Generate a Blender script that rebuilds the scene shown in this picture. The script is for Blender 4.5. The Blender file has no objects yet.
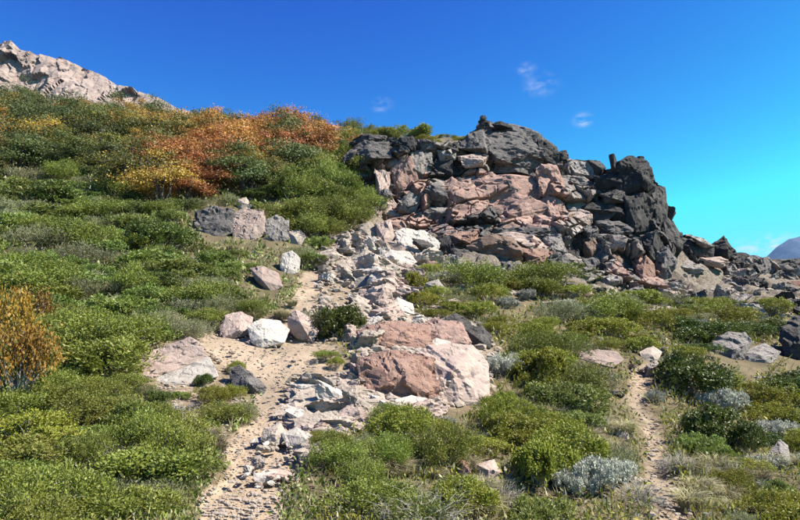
import bpy, bmesh, math, random
import numpy as np
from mathutils import Vector

# ------------------------------------------------------------------ camera, sky, sun, exposure
scene = bpy.context.scene
COL = scene.collection
EYE = 1.6
FPX = 616.0                      # focal length in pixels of the 800 px wide photograph
PITCH = math.radians(7.4)
cam_d = bpy.data.cameras.new("camera")
cam = bpy.data.objects.new("camera", cam_d)
COL.objects.link(cam)
cam.location = (0, 0, EYE)
cam.rotation_euler = (math.pi / 2 + PITCH, 0, 0)
cam_d.sensor_fit = 'HORIZONTAL'
cam_d.sensor_width = 36.0
cam_d.lens = FPX / 800.0 * 36.0
cam_d.clip_start = 0.05
cam_d.clip_end = 60000
scene.camera = cam

SUN_AZ = math.radians(98)       # clockwise from +Y (the view direction): from the right, a little behind
SUN_EL = math.radians(50)
sun_vec = Vector((math.sin(SUN_AZ) * math.cos(SUN_EL), math.cos(SUN_AZ) * math.cos(SUN_EL), math.sin(SUN_EL)))
sun_d = bpy.data.lights.new("sun", 'SUN')
sun_d.energy = 5.0
sun_d.angle = math.radians(0.5)
sun_d.color = (1.0, 0.93, 0.82)
sun = bpy.data.objects.new("sun", sun_d)
COL.objects.link(sun)
sun.location = (30, -10, 40)
sun.rotation_euler = (-sun_vec).to_track_quat('-Z', 'Y').to_euler()

world = bpy.data.worlds.new("World")
scene.world = world
world.use_nodes = True
scene.view_settings.view_transform = 'Standard'
scene.view_settings.look = 'None'
scene.view_settings.exposure = 1.4
scene.view_settings.gamma = 1.0
scene.cycles.use_denoising = True
scene.cycles.max_bounces = 6
scene.cycles.diffuse_bounces = 3
scene.cycles.transmission_bounces = 3
scene.cycles.transparent_max_bounces = 4

CP, SP = math.cos(PITCH), math.sin(PITCH)
def ray(px, py):
    """direction through a photo pixel, scaled so that its Y component is 1"""
    px = np.asarray(px, float); py = np.asarray(py, float)
    u = (px - 400) / FPX; v = (260 - py) / FPX
    fy = CP - v * SP; fz = SP + v * CP
    return u / fy, fz / fy
def P(px, py, Y):
    rx, rz = ray(px, py)
    return np.array([float(rx) * Y, Y, EYE + float(rz) * Y])
def project(x, y, z):
    z = z - EYE
    f = y * CP + z * SP; v = -y * SP + z * CP
    f = np.maximum(f, 1e-3)
    return 400 + FPX * x / f, 260 - FPX * v / f

def sky_world():
    nt = world.node_tree; nt.nodes.clear(); L = nt.links.new
    out = nt.nodes.new('ShaderNodeOutputWorld')
    bg = nt.nodes.new('ShaderNodeBackground')
    sky = nt.nodes.new('ShaderNodeTexSky')
    sky.sky_type = 'NISHITA'; sky.sun_disc = False
    sky.sun_elevation = SUN_EL; sky.sun_rotation = SUN_AZ
    sky.altitude = 1500; sky.air_density = 1.0; sky.dust_density = 0.6; sky.ozone_density = 2.5
    # the clear-sky colour rendering of the photograph: deeper blue, stronger fall-off, over the whole sky alike
    sep = nt.nodes.new('ShaderNodeSeparateColor'); L(sky.outputs[0], sep.inputs[0])
    hs = nt.nodes.new('ShaderNodeCombineColor')
    K = 0.1 * 2 ** 1.4
    for i, (a, g, cap) in enumerate(((.36, 2.7, .36), (1.30, 2.8, 1.0), (.80, 1.05, 1.1))):
        p1 = nt.nodes.new('ShaderNodeMath'); p1.operation = 'MULTIPLY'; p1.inputs[1].default_value = K; L(sep.outputs[i], p1.inputs[0])
        p2 = nt.nodes.new('ShaderNodeMath'); p2.operation = 'POWER'; p2.inputs[1].default_value = g; L(p1.outputs[0], p2.inputs[0])
        p3 = nt.nodes.new('ShaderNodeMath'); p3.operation = 'MULTIPLY'; p3.inputs[1].default_value = a; L(p2.outputs[0], p3.inputs[0])
        p4 = nt.nodes.new('ShaderNodeMath'); p4.operation = 'MINIMUM'; p4.inputs[1].default_value = cap; L(p3.outputs[0], p4.inputs[0])
        p5 = nt.nodes.new('ShaderNodeMath'); p5.operation = 'MULTIPLY'; p5.inputs[1].default_value = 1 / K; L(p4.outputs[0], p5.inputs[0])
        L(p5.outputs[0], hs.inputs[i])
    tc = nt.nodes.new('ShaderNodeTexCoord')
    # thin wisps of cirrus, each in its own direction of the sky
    mp = nt.nodes.new('ShaderNodeMapping'); mp.inputs['Scale'].default_value = (18, 18, 42)
    mp.inputs['Rotation'].default_value = (0.0, 0.5, 0.3)
    L(tc.outputs['Generated'], mp.inputs['Vector'])
    nz = nt.nodes.new('ShaderNodeTexNoise'); nz.inputs['Scale'].default_value = 2.2
    nz.inputs['Detail'].default_value = 5; nz.inputs['Roughness'].default_value = 0.6
    L(mp.outputs[0], nz.inputs['Vector'])
    total = None
    for (px, py, r, a) in ((527, 69, .020, .5), (541, 85, .036, .42), (583, 120, .022, .6), (382, 105, .024, .5),
                           (775, 244, .06, 1.1), (745, 250, .06, .6), (90, 98, .012, .15), (930, 210, .07, .6), (-160, 60, .05, .4)):
        d = Vector(P(px, py, 1.0) - np.array([0, 0, EYE])).normalized()
        vs = nt.nodes.new('ShaderNodeVectorMath'); vs.operation = 'SUBTRACT'; vs.inputs[1].default_value = d
        L(tc.outputs['Generated'], vs.inputs[0])
        sc = nt.nodes.new('ShaderNodeVectorMath'); sc.operation = 'MULTIPLY'
        sc.inputs[1].default_value = (1, 1, 3.0 if py > 200 else 1.5)
        L(vs.outputs[0], sc.inputs[0])
        ln = nt.nodes.new('ShaderNodeVectorMath'); ln.operation = 'LENGTH'; L(sc.outputs[0], ln.inputs[0])
        mr = nt.nodes.new('ShaderNodeMapRange'); mr.interpolation_type = 'SMOOTHSTEP'
        mr.inputs['From Min'].default_value = r; mr.inputs['From Max'].default_value = 0
        mr.inputs['To Min'].default_value = 0; mr.inputs['To Max'].default_value = a
        L(ln.outputs['Value'], mr.inputs['Value'])
        if total is None: total = mr.outputs[0]
        else:
            ad = nt.nodes.new('ShaderNodeMath'); ad.operation = 'ADD'; L(total, ad.inputs[0]); L(mr.outputs[0], ad.inputs[1]); total = ad.outputs[0]
    th = nt.nodes.new('ShaderNodeMapRange'); th.inputs['From Min'].default_value = 0.42; th.inputs['From Max'].default_value = 0.72
    L(nz.outputs['Fac'], th.inputs['Value'])
    mu = nt.nodes.new('ShaderNodeMath'); mu.operation = 'MULTIPLY'; mu.use_clamp = True
    L(total, mu.inputs[0]); L(th.outputs[0], mu.inputs[1])
    mx = nt.nodes.new('ShaderNodeMix'); mx.data_type = 'RGBA'
    mx.inputs['B'].default_value = (3.4, 3.7, 4.0, 1)
    L(mu.outputs[0], mx.inputs['Factor']); L(hs.outputs[0], mx.inputs['A'])
    L(mx.outputs['Result'], bg.inputs['Color'])
    bg.inputs['Strength'].default_value = 0.10
    L(bg.outputs[0], out.inputs['Surface'])
sky_world()

# ------------------------------------------------------------------ helpers
RNG = np.random.default_rng(7)
def _hash(ix, iy, iz, seed):
    h = (ix.astype(np.int64) * 374761393 + iy.astype(np.int64) * 668265263 + iz.astype(np.int64) * 2147483647 + seed * 144665) & 0xffffffff
    h = ((h ^ (h >> 13)) * 1274126177) & 0xffffffff
    h = ((h ^ (h >> 16)) * 2246822519) & 0xffffffff
    return ((h ^ (h >> 15)) & 0xffff) / 65535.0
def vnoise(p, seed=0):
    p = np.asarray(p, float); i = np.floor(p).astype(np.int64); f = p - i; f = f * f * (3 - 2 * f)
    r = 0
    for dx in (0, 1):
        wx = f[:, 0] if dx else 1 - f[:, 0]
        for dy in (0, 1):
            wy = f[:, 1] if dy else 1 - f[:, 1]
            for dz in (0, 1):
                wz = f[:, 2] if dz else 1 - f[:, 2]
                r = r + wx * wy * wz * _hash(i[:, 0] + dx, i[:, 1] + dy, i[:, 2] + dz, seed)
    return r
def fbm(p, oct=4, seed=0, gain=.5):
    a = 1.0; s = 0; t = 0
    for o in range(oct):
        s = s + a * (vnoise(p * 2.03 ** o + 17.3 * o, seed + o) - .5); t += a; a *= gain
    return s / t * 2

def cell_steps(q, seed):
    """flat-topped random cells: broken facets standing proud of each other"""
    i = np.floor(q); best = np.full(len(q), 1e9); val = np.zeros(len(q)); tilt = np.zeros(len(q))
    for dx in (-1, 0, 1):
        for dy in (-1, 0, 1):
            for dz in (-1, 0, 1):
                c = i + (dx, dy, dz); hx = _hash(c[:, 0], c[:, 1], c[:, 2], seed); hy = _hash(c[:, 0], c[:, 1], c[:, 2], seed + 1); hz = _hash(c[:, 0], c[:, 1], c[:, 2], seed + 2)
                dv = q - (c + np.stack([hx, hy, hz], 1)); dd = (dv ** 2).sum(1); b = dd < best
                best = np.where(b, dd, best); val = np.where(b, hx - .5 + dv[:, 0] * (hy - .5) * 1.6 + dv[:, 2] * (hz - .5) * 1.6, val)
    return val
def mk_mesh(name, verts, faces, mats, mat_idx=None, attrs=None, smooth=False):
    """verts (N,3); faces an (M,k) array"""
    verts = np.asarray(verts, np.float32); faces = np.asarray(faces, np.int32)
    me = bpy.data.meshes.new(name)
    me.vertices.add(len(verts)); me.vertices.foreach_set('co', verts.ravel())
    k = faces.shape[1]; m = len(faces)
    me.loops.add(m * k); me.loops.foreach_set('vertex_index', faces.ravel())
    me.polygons.add(m); me.polygons.foreach_set('loop_start', np.arange(0, m * k, k, dtype=np.int32))
    if mat_idx is not None: me.polygons.foreach_set('material_index', np.asarray(mat_idx, np.int32))
    me.polygons.foreach_set('use_smooth', np.full(m, smooth))
    for mt in (mats if isinstance(mats, (list, tuple)) else [mats]): me.materials.append(mt)
    if attrs:
        for an, (dom, vals) in attrs.items():
            a = me.attributes.new(an, 'FLOAT', dom); a.data.foreach_set('value', np.asarray(vals, np.float32))
    me.update(calc_edges=True); me.validate()
    return me
def link(name, me, loc=(0, 0, 0), parent=None, rot=None, scale=None):
    o = bpy.data.objects.new(name, me); COL.objects.link(o)
    o.location = loc
    if rot is not None: o.rotation_euler = rot
    if scale is not None: o.scale = scale
    if parent is not None: o.parent = parent
    return o
def tag(o, label=None, cat=None, group=None, kind=None):
    if label: o['label'] = label
    if cat: o['category'] = cat
    if group: o['group'] = group
    if kind: o['kind'] = kind
    return o
def in_poly(px, py, poly):
    px = np.asarray(px, float); py = np.asarray(py, float); r = np.zeros(px.shape, bool); n = len(poly)
    for i in range(n):
        x0, y0 = poly[i]; x1, y1 = poly[(i + 1) % n]
        if y0 == y1: continue
        c = ((y0 > py) != (y1 > py)) & (px < (x1 - x0) * (py - y0) / (y1 - y0) + x0)
        r ^= c
    return r
def poly(s): return [tuple(float(v) for v in t.split(',')) for t in s.split()]

# ------------------------------------------------------------------ materials
class NT:
    def __init__(self, name):
        self.m = bpy.data.materials.new(name); self.m.use_nodes = True
        self.nt = self.m.node_tree; self.nt.nodes.clear()
        self.out = self.nt.nodes.new('ShaderNodeOutputMaterial')
    def n(self, t, **kw):
        nd = self.nt.nodes.new('ShaderNode' + t)
        for k, v in kw.items():
            if k in nd.inputs: nd.inputs[k].default_value = v
            else: setattr(nd, k, v)
        return nd
    def l(self, a, b): self.nt.links.new(a, b)
    def noise(self, vec, scale, detail=4, rough=.55, dist=0.0):
        nd = self.n('TexNoise'); nd.inputs['Scale'].default_value = scale; nd.inputs['Detail'].default_value = detail
        nd.inputs['Roughness'].default_value = rough; nd.inputs['Distortion'].default_value = dist
        self.l(vec, nd.inputs['Vector']); return nd.outputs['Fac']
    def rng(self, val, a, b, c=0., d=1.):
        nd = self.n('MapRange'); nd.inputs['From Min'].default_value = a; nd.inputs['From Max'].default_value = b
        nd.inputs['To Min'].default_value = c; nd.inputs['To Max'].default_value = d
        self.l(val, nd.inputs['Value']); return nd.outputs[0]
    def mix(self, fac, a, b):
        nd = self.n('Mix', data_type='RGBA')
        for s, v in (('Factor', fac), ('A', a), ('B', b)):
            if isinstance(v, bpy.types.NodeSocket): self.l(v, nd.inputs[s])
            elif s == 'Factor': nd.inputs[s].default_value = v
            else: nd.inputs[s].default_value = (*v, 1)
        return nd.outputs['Result']
    def math(self, op, a, b):
        nd = self.n('Math', operation=op)
        for i, v in enumerate((a, b)):
            if isinstance(v, bpy.types.NodeSocket): self.l(v, nd.inputs[i])
            else: nd.inputs[i].default_value = v
        return nd.outputs[0]
    def rand_pos(self):
        g = self.n('NewGeometry'); oi = self.n('ObjectInfo')
        mu = self.n('VectorMath', operation='MULTIPLY_ADD')
        cx = self.n('CombineXYZ'); 
        for i in range(3): self.l(oi.outputs['Random'], cx.inputs[i])
        self.l(cx.outputs[0], mu.inputs[0]); mu.inputs[1].default_value = (37, 53, 71); self.l(g.outputs['Position'], mu.inputs[2])
        return mu.outputs[0], oi.outputs['Random']

def rock_mat(name, c1, c2, c3, dark, dark_amt=.5, speck=.3, scale=1.0, bump=.34, streak=0.0):
    c1, c2, c3, dark = (tuple(x * .80 for x in q) for q in (c1, c2, c3, dark))
    T = NT(name); v, rnd = T.rand_pos()
    big = T.noise(v, .9 * scale, 4, .6, .4)
    mid = T.noise(v, 4.5 * scale, 5, .65, .3)
    fine = T.noise(v, 26 * scale, 4, .7)
    col = T.mix(T.rng(big, .36, .64), c1, c2)
    col = T.mix(T.rng(mid, .42, .7), col, c3)
    # mineral / lichen patches with their own ragged shapes
    pt = T.noise(v, 2.3 * scale, 6, .72, .8)
    col = T.mix(T.math('MULTIPLY', T.rng(pt, .52, .62), dark_amt), col, dark)
    sp = T.noise(v, 60 * scale, 2, .5)
    col = T.mix(T.math('MULTIPLY', T.rng(sp, .6, .66), speck), col, dark)
    if streak > 0:
        mp = T.n('Mapping'); mp.inputs['Scale'].default_value = (5, 5, .5); T.l(v, mp.inputs['Vector'])
        st = T.noise(mp.outputs[0], 1.6 * scale, 4, .6)
        col = T.mix(T.math('MULTIPLY', T.rng(st, .5, .66), streak), col, dark)
    geo = T.n('NewGeometry'); sx = T.n('SeparateXYZ'); T.l(geo.outputs['True Normal'], sx.inputs[0])
    du = T.math('MULTIPLY', T.rng(sx.outputs['Z'], .55, .95), T.rng(T.noise(v, 3.3, 5, .7), .42, .6))
    col = T.mix(T.math('MULTIPLY', du, .5), col, tuple(min(.6, c_ * .6 + d_) for c_, d_ in zip(c2, (.12, .095, .07))))    # dust lying on level tops
    # per-stone tone
    hs = T.n('HueSaturation'); T.l(col, hs.inputs['Color'])
    T.l(T.rng(rnd, 0, 1, .78, 1.15), hs.inputs['Value'])
    # grain value variation
    col = T.mix(T.math('MULTIPLY', T.rng(fine, .35, .7), .28), hs.outputs[0], tuple(min(.85, x * 1.5 + .03) for x in c3))
    vo = T.n('TexVoronoi', feature='DISTANCE_TO_EDGE'); vo.inputs['Scale'].default_value = 1.7 * scale
    nv = T.n('TexNoise'); nv.inputs['Scale'].default_value = 2.2 * scale; nv.inputs['Detail'].default_value = 4; T.l(v, nv.inputs['Vector'])
    ma = T.n('VectorMath', operation='MULTIPLY_ADD'); T.l(nv.outputs['Color'], ma.inputs[0]); ma.inputs[1].default_value = (.7, .7, .7); T.l(v, ma.inputs[2])
    T.l(ma.outputs[0], vo.inputs['Vector'])
    crack = T.rng(vo.outputs['Distance'], 0, .035)
    bs = T.n('BsdfPrincipled'); bs.inputs['Roughness'].default_value = .88
    bs.inputs['Specular IOR Level'].default_value = .25
    T.l(col, bs.inputs['Base Color'])
    grit = T.noise(v, 75 * scale, 3, .7)
    h = T.math('ADD', T.math('MULTIPLY', mid, .25), T.math('MULTIPLY', fine, .22))
    h = T.math('ADD', h, T.math('MULTIPLY', crack, .16))
    h = T.math('ADD', h, T.math('MULTIPLY', grit, .07))
    bp = T.n('Bump'); bp.inputs['Strength'].default_value = bump; bp.inputs['Distance'].default_value = .22
    T.l(h, bp.inputs['Height']); T.l(bp.outputs[0], bs.inputs['Normal'])
    T.l(bs.outputs[0], T.out.inputs['Surface'])
    return T.m

def leaf_mat(name, ca, cb, cc, ccf=.12, transl=.3, rough=.55):
    """ca..cb: leaf colours, cc: odd leaves (dead, young); per-leaf value in attribute lv"""
    ca, cb, cc = (tuple(x * k_ for x, k_ in zip(q, (.80, .80, .72))) for q in (ca, cb, cc))
    T = NT(name)
    at = T.n('Attribute'); at.attribute_name = 'lv'
    oi = T.n('ObjectInfo'); g = T.n('NewGeometry')
    big = T.noise(g.outputs['Position'], .8, 3, .6)
    col = T.mix(at.outputs['Fac'], ca, cb)
    odd = T.math('GREATER_THAN', at.outputs['Fac'], 1 - ccf)
    col = T.mix(odd, col, cc)
    hs = T.n('HueSaturation'); T.l(col, hs.inputs['Color'])
    T.l(T.rng(oi.outputs['Random'], 0, 1, .482, .518), hs.inputs['Hue'])
    vv = T.math('ADD', T.rng(oi.outputs['Random'], 0, 1, -.2, .22), T.rng(big, .3, .7, .82, 1.2))
    T.l(vv, hs.inputs['Value'])
    bs = T.n('BsdfPrincipled'); bs.inputs['Roughness'].default_value = rough; bs.inputs['Specular IOR Level'].default_value = .35
    T.l(hs.outputs[0], bs.inputs['Base Color'])
    tr = T.n('BsdfTranslucent'); T.l(hs.outputs[0], tr.inputs['Color'])
    mx = T.n('MixShader'); mx.inputs[0].default_value = transl
    T.l(bs.outputs[0], mx.inputs[1]); T.l(tr.outputs[0], mx.inputs[2]); T.l(mx.outputs[0], T.out.inputs['Surface'])
    return T.m

def bark_mat(name, c1, c2):
    T = NT(name); v, rnd = T.rand_pos()
    col = T.mix(T.rng(T.noise(v, 9, 4, .7), .35, .65), c1, c2)
    bs = T.n('BsdfPrincipled'); bs.inputs['Roughness'].default_value = .9; T.l(col, bs.inputs['Base Color'])
    T.l(bs.outputs[0], T.out.inputs['Surface']); return T.m

M = {}
M['pale'] = rock_mat('pale_scree_stone', (.37, .30, .245), (.45, .375, .31), (.31, .25, .21), (.15, .12, .10), .45, .25, 1.3)
M['white'] = rock_mat('whitish_stone', (.48, .42, .365), (.55, .50, .445), (.39, .34, .30), (.20, .17, .15), .4, .25, 1.3)
M['pinkpale'] = rock_mat('pale_pink_stone', (.38, .275, .23), (.44, .34, .29), (.31, .23, .20), (.14, .11, .10), .5, .3, 1.2)
M['pink'] = rock_mat('pink_cliff_rock', (.35, .205, .16), (.42, .28, .23), (.29, .18, .15), (.10, .08, .075), .7, .4, 1.1, .6, .35)
M['red'] = rock_mat('red_brown_rock', (.285, .155, .11), (.35, .22, .17), (.24, .13, .10), (.10, .075, .07), .6, .35, 1.2, .6, .3)
M['grey'] = rock_mat('grey_weathered_rock', (.15, .135, .13), (.24, .21, .195), (.11, .10, .10), (.03, .028, .03), .9, .6, 1.5, .8)
M['lgrey'] = rock_mat('light_grey_rock', (.31, .275, .25), (.40, .36, .325), (.22, .19, .18), (.05, .045, .045), .85, .5, 1.5, .7)
M['dark'] = rock_mat('dark_lichened_rock', (.042, .038, .037), (.085, .076, .072), (.032, .03, .03), (.20, .18, .165), .4, .4, 1.1, .8, .25)
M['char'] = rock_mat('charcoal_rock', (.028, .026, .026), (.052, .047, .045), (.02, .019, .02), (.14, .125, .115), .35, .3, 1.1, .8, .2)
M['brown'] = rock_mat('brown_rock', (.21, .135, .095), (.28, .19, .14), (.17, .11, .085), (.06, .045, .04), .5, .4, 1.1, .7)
M['ridge'] = rock_mat('far_ridge_rock', (.32, .235, .20), (.37, .30, .265), (.25, .185, .165), (.10, .085, .08), .8, .0, .2, .7)
M['ochre'] = rock_mat('orange_lichen_rock', (.34, .17, .05), (.30, .18, .09), (.18, .12, .08), (.07, .05, .04), .5, .3, 2.0, .6)

# ------------------------------------------------------------------ terrain height field
ctrl = []
def cp(px, py, Y): ctrl.append(P(px, py, Y))
for row in ((520, ((-200, 3.9), (0, 4.4), (130, 4.6), (250, 4.8), (400, 5.0), (550, 5.4), (680, 5.8), (800, 6.4), (1000, 7.5))),
            (450, ((-200, 5.6), (0, 6.2), (130, 6.4), (250, 6.5), (400, 6.7), (550, 7.4), (680, 8.2), (800, 9.4), (1000, 11))),
            (400, ((-200, 7.0), (0, 7.8), (130, 8.2), (280, 8.5), (400, 8.8), (550, 10), (680, 11.5), (800, 13.2), (1000, 15))),
            (350, ((-200, 9.0), (0, 10), (130, 10.4), (270, 11), (400, 11.4), (550, 13.2), (680, 15.8), (800, 18.6), (1000, 22))),
            (300, ((-200, 12), (0, 13.2), (150, 14), (305, 15), (400, 16), (520, 18.3), (640, 22), (740, 25.5), (800, 27.5), (1000, 32))),
            (268, ((285, 18), (340, 18.8), (400, 20), (460, 21.5), (530, 22.6))),
            (240, ((-200, 16.5), (0, 18.2), (130, 19.4), (250, 20.8), (340, 23), (390, 24.6))),
            (200, ((-200, 21.5), (0, 23.5), (150, 25), (250, 26), (330, 27))),
            (150, ((-200, 29), (0, 32.5), (150, 34), (250, 35.5), (330, 36)))):
    for px, Y in row[1]: cp(px, row[0], Y)
# green ridge line on the left and what lies behind it
for px, py, Y in ((-200, 92, 40), (-60, 102, 43), (0, 108, 44), (80, 116, 45), (170, 124, 46), (250, 129, 46), (310, 133, 45), (370, 135, 42), (420, 138, 38), (462, 139, 36.5)):
    cp(px, py, Y); cp(px, py + 14, Y + 10); cp(px, py + 40, Y + 30)
# rock face under the crag: foot, middle, crest (kept a little behind the blocks that stand on it)
for px, py, Y in ((380, 205, 29), (380, 165, 32), (395, 225, 27.5), (420, 205, 29.5), (420, 160, 32.5), (450, 240, 26.3), (450, 205, 29.5), (450, 165, 32.5),
                  (500, 262, 25), (500, 232, 28), (505, 195, 30), (505, 160, 32.5), (500, 138, 35.5), (545, 268, 25), (545, 235, 28), (545, 200, 30), (540, 160, 34), 
                  (590, 282, 25), (590, 240, 28.5), (590, 205, 31), (590, 180, 34.5), (625, 288, 25.5), (625, 235, 28), (625, 190, 31), (630, 178, 34),
                  (655, 285, 26.5), (662, 245, 29), (660, 215, 32), (690, 280, 29), (690, 250, 33), (725, 278, 31.5), (725, 262, 36), (770, 280, 34), (770, 268, 38.5), (810, 282, 36), (810, 270, 41), (1000, 290, 46)):
    cp(px, py, Y + 1.5)
for px, py, Y in ((500, 175, 44), (545, 190, 42), (590, 215, 42), (640, 240, 42), (690, 275, 42), (730, 292, 46), (780, 300, 48), (820, 305, 50), (1000, 320, 56),
                  (500, 215, 62), (590, 270, 60), (680, 330, 60), (800, 350, 66), (1000, 360, 70)):
    cp(px, py, Y)
for p in ((0, 0, 0.0), (-3, 2, .15), (3, 2, -.15), (-9, 0, 1.0), (9, 0, -1.0), (0, -9, -2.2), (-14, -9, -.3), (14, -9, -3.8), (-22, 4, 3.5), (22, 6, -1.0),
          (-60, 40, 20), (-60, 10, 13), (70, 40, -2), (60, 15, -5)):
    ctrl.append(np.array(p, float))
ctrl = np.array(ctrl)
n = len(ctrl)
D = np.sqrt(((ctrl[:, None, :2] - ctrl[None, :, :2]) ** 2).sum(-1) + .25)
A = np.zeros((n + 3, n + 3)); A[:n, :n] = D - np.eye(n) * .12; A[:n, n] = 1; A[:n, n + 1:] = ctrl[:, :2]; A[n:, :n] = A[:n, n:].T
W_ = np.linalg.solve(A, np.concatenate([ctrl[:, 2], np.zeros(3)]))
def ground_base(x, y):
    x = np.asarray(x, float).ravel(); y = np.asarray(y, float).ravel(); out = np.empty(len(x))
    for s in range(0, len(x), 20000):
        a = x[s:s + 20000]; b = y[s:s + 20000]
        d = np.sqrt((a[:, None] - ctrl[None, :, 0]) ** 2 + (b[:, None] - ctrl[None, :, 1]) ** 2 + .25)
        out[s:s + 20000] = d @ W_[:n] + W_[n] + W_[n + 1] * a + W_[n + 2] * b
    return out
def ground_exact(x, y):
    x = np.asarray(x, float).ravel(); y = np.asarray(y, float).ravel()
    p = np.stack([x, y, np.zeros_like(x)], 1)
    return ground_base(x, y) + fbm(p * .9, 3, 3) * .10 + fbm(p * 4.5, 3, 9) * .03
GS = np.linspace(-1, 1, 640); GT = np.linspace(math.log(1.5), math.log(82), 760)
_gy = np.exp(GT)[:, None] + 0 * GS[None, :]; _gx = GS[None, :] * (7 + 1.12 * _gy)
GZ = ground_exact(_gx, _gy).reshape(_gy.shape)
def ground_z(x, y):
    x = np.asarray(x, float).ravel(); y = np.asarray(y, float).ravel()
    a = np.clip((x / (7 + 1.12 * y) + 1) / 2 * (len(GS) - 1), 0, len(GS) - 1.001); b = np.clip((np.log(np.maximum(y, 1.5)) - GT[0]) / (GT[-1] - GT[0]) * (len(GT) - 1), 0, len(GT) - 1.001)
    i = a.astype(int); j = b.astype(int); a -= i; b -= j
    return (GZ[j, i] * (1 - a) + GZ[j, i + 1] * a) * (1 - b) + (GZ[j + 1, i] * (1 - a) + GZ[j + 1, i + 1] * a) * b
YS = np.concatenate([np.arange(2.0, 16, .05), np.arange(16, 30, .1), np.arange(30, 75, .2)])
def hit(px, py):
    """ground points under photo pixels (first hit of the sight line)"""
    px = np.atleast_1d(np.asarray(px, float)); py = np.atleast_1d(np.asarray(py, float))
    rx, rz = ray(px, py); res = np.full((len(px), 3), np.nan)
    for i in range(len(px)):
        z = EYE + rz[i] * YS; g = ground_z(rx[i] * YS, YS)
        k = np.argmax(z < g)
        if z[k] < g[k]: res[i] = (rx[i] * YS[k], YS[k], g[k])
    return res

PATH = poly("302,272 330,268 326,290 312,312 318,332 338,348 352,365 344,388 318,402 306,430 302,462 280,500 282,600 176,600 202,500 226,470 214,452 240,430 258,402 240,378 222,366 206,352 188,338 200,330 222,322 250,322 282,312 296,296")
PATH2 = poly("636,372 662,352 660,380 648,400 664,430 672,470 692,510 700,560 660,560 650,510 640,480 646,450 636,420 622,398")
SCREE = poly("318,262 340,238 368,220 396,224 440,262 424,276 404,300 420,318 470,322 500,352 488,402 440,412 436,424 372,424 340,440 318,470 300,462 306,430 290,410 296,390 350,372 356,350 330,340 306,318 320,300")
BANK = poly("126,356 190,336 224,362 252,380 246,404 226,440 196,452 160,440 140,404")
CRAG_A = poly("350,150 366,136 392,134 420,136 444,140 466,138 480,124 520,126 548,140 562,158 580,158 600,166 600,300 560,290 540,276 470,276 440,266 394,232 372,220 372,176")
CRAG_B = poly("580,160 606,154 640,156 664,180 670,212 682,234 690,262 684,300 640,302 600,298 560,286 568,230")
CRAG_C = poly("676,228 712,242 730,232 738,252 770,254 830,250 900,262 900,306 800,306 740,302 690,300 676,296")
ROCKY = [CRAG_A, CRAG_B, CRAG_C]

NX, NY = 420, 480
t = np.linspace(0, 1, NY)
Yg = np.where(t < .07, -14 + (t / .07) * 16.5, 2.5 * (78 / 2.5) ** np.clip((t - .07) / .93, 0, 1))
u = np.linspace(-1, 1, NX); u = u * .72 + .28 * u ** 3
XX = u[None, :] * (7 + 1.12 * np.maximum(Yg, 0))[:, None]
YY = np.repeat(Yg[:, None], NX, 1)
ZZ = ground_exact(XX, YY).reshape(NY, NX)
gpx, gpy = project(XX.ravel(), YY.ravel(), ZZ.ravel())
front = YY.ravel() > 2.2
wob = fbm(np.stack([XX.ravel() * 1.3, YY.ravel() * 1.3, 0 * XX.ravel()], 1), 4, 21) 
def soft(pl, ppx, ppy, y):
    """share of a jittered neighbourhood that lies in the outline, so the border is ragged and soft"""
    acc = 0
    for dx, dy in ((0, 0), (7, 2), (-7, -2), (3, -6), (-3, 6)):
        acc = acc + in_poly(ppx + dx + wob * 14, ppy + dy + wob * 8, pl)
    return acc / 5.0
sand = np.maximum.reduce([soft(PATH, gpx, gpy, YY), .62 * soft(PATH2, gpx, gpy, YY), .55 * soft(SCREE, gpx, gpy, YY), .5 * soft(BANK, gpx, gpy, YY)]) * front
rocky = np.maximum.reduce([soft(c, gpx, gpy, YY) for c in ROCKY]) * front * (YY.ravel() > 22)

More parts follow.
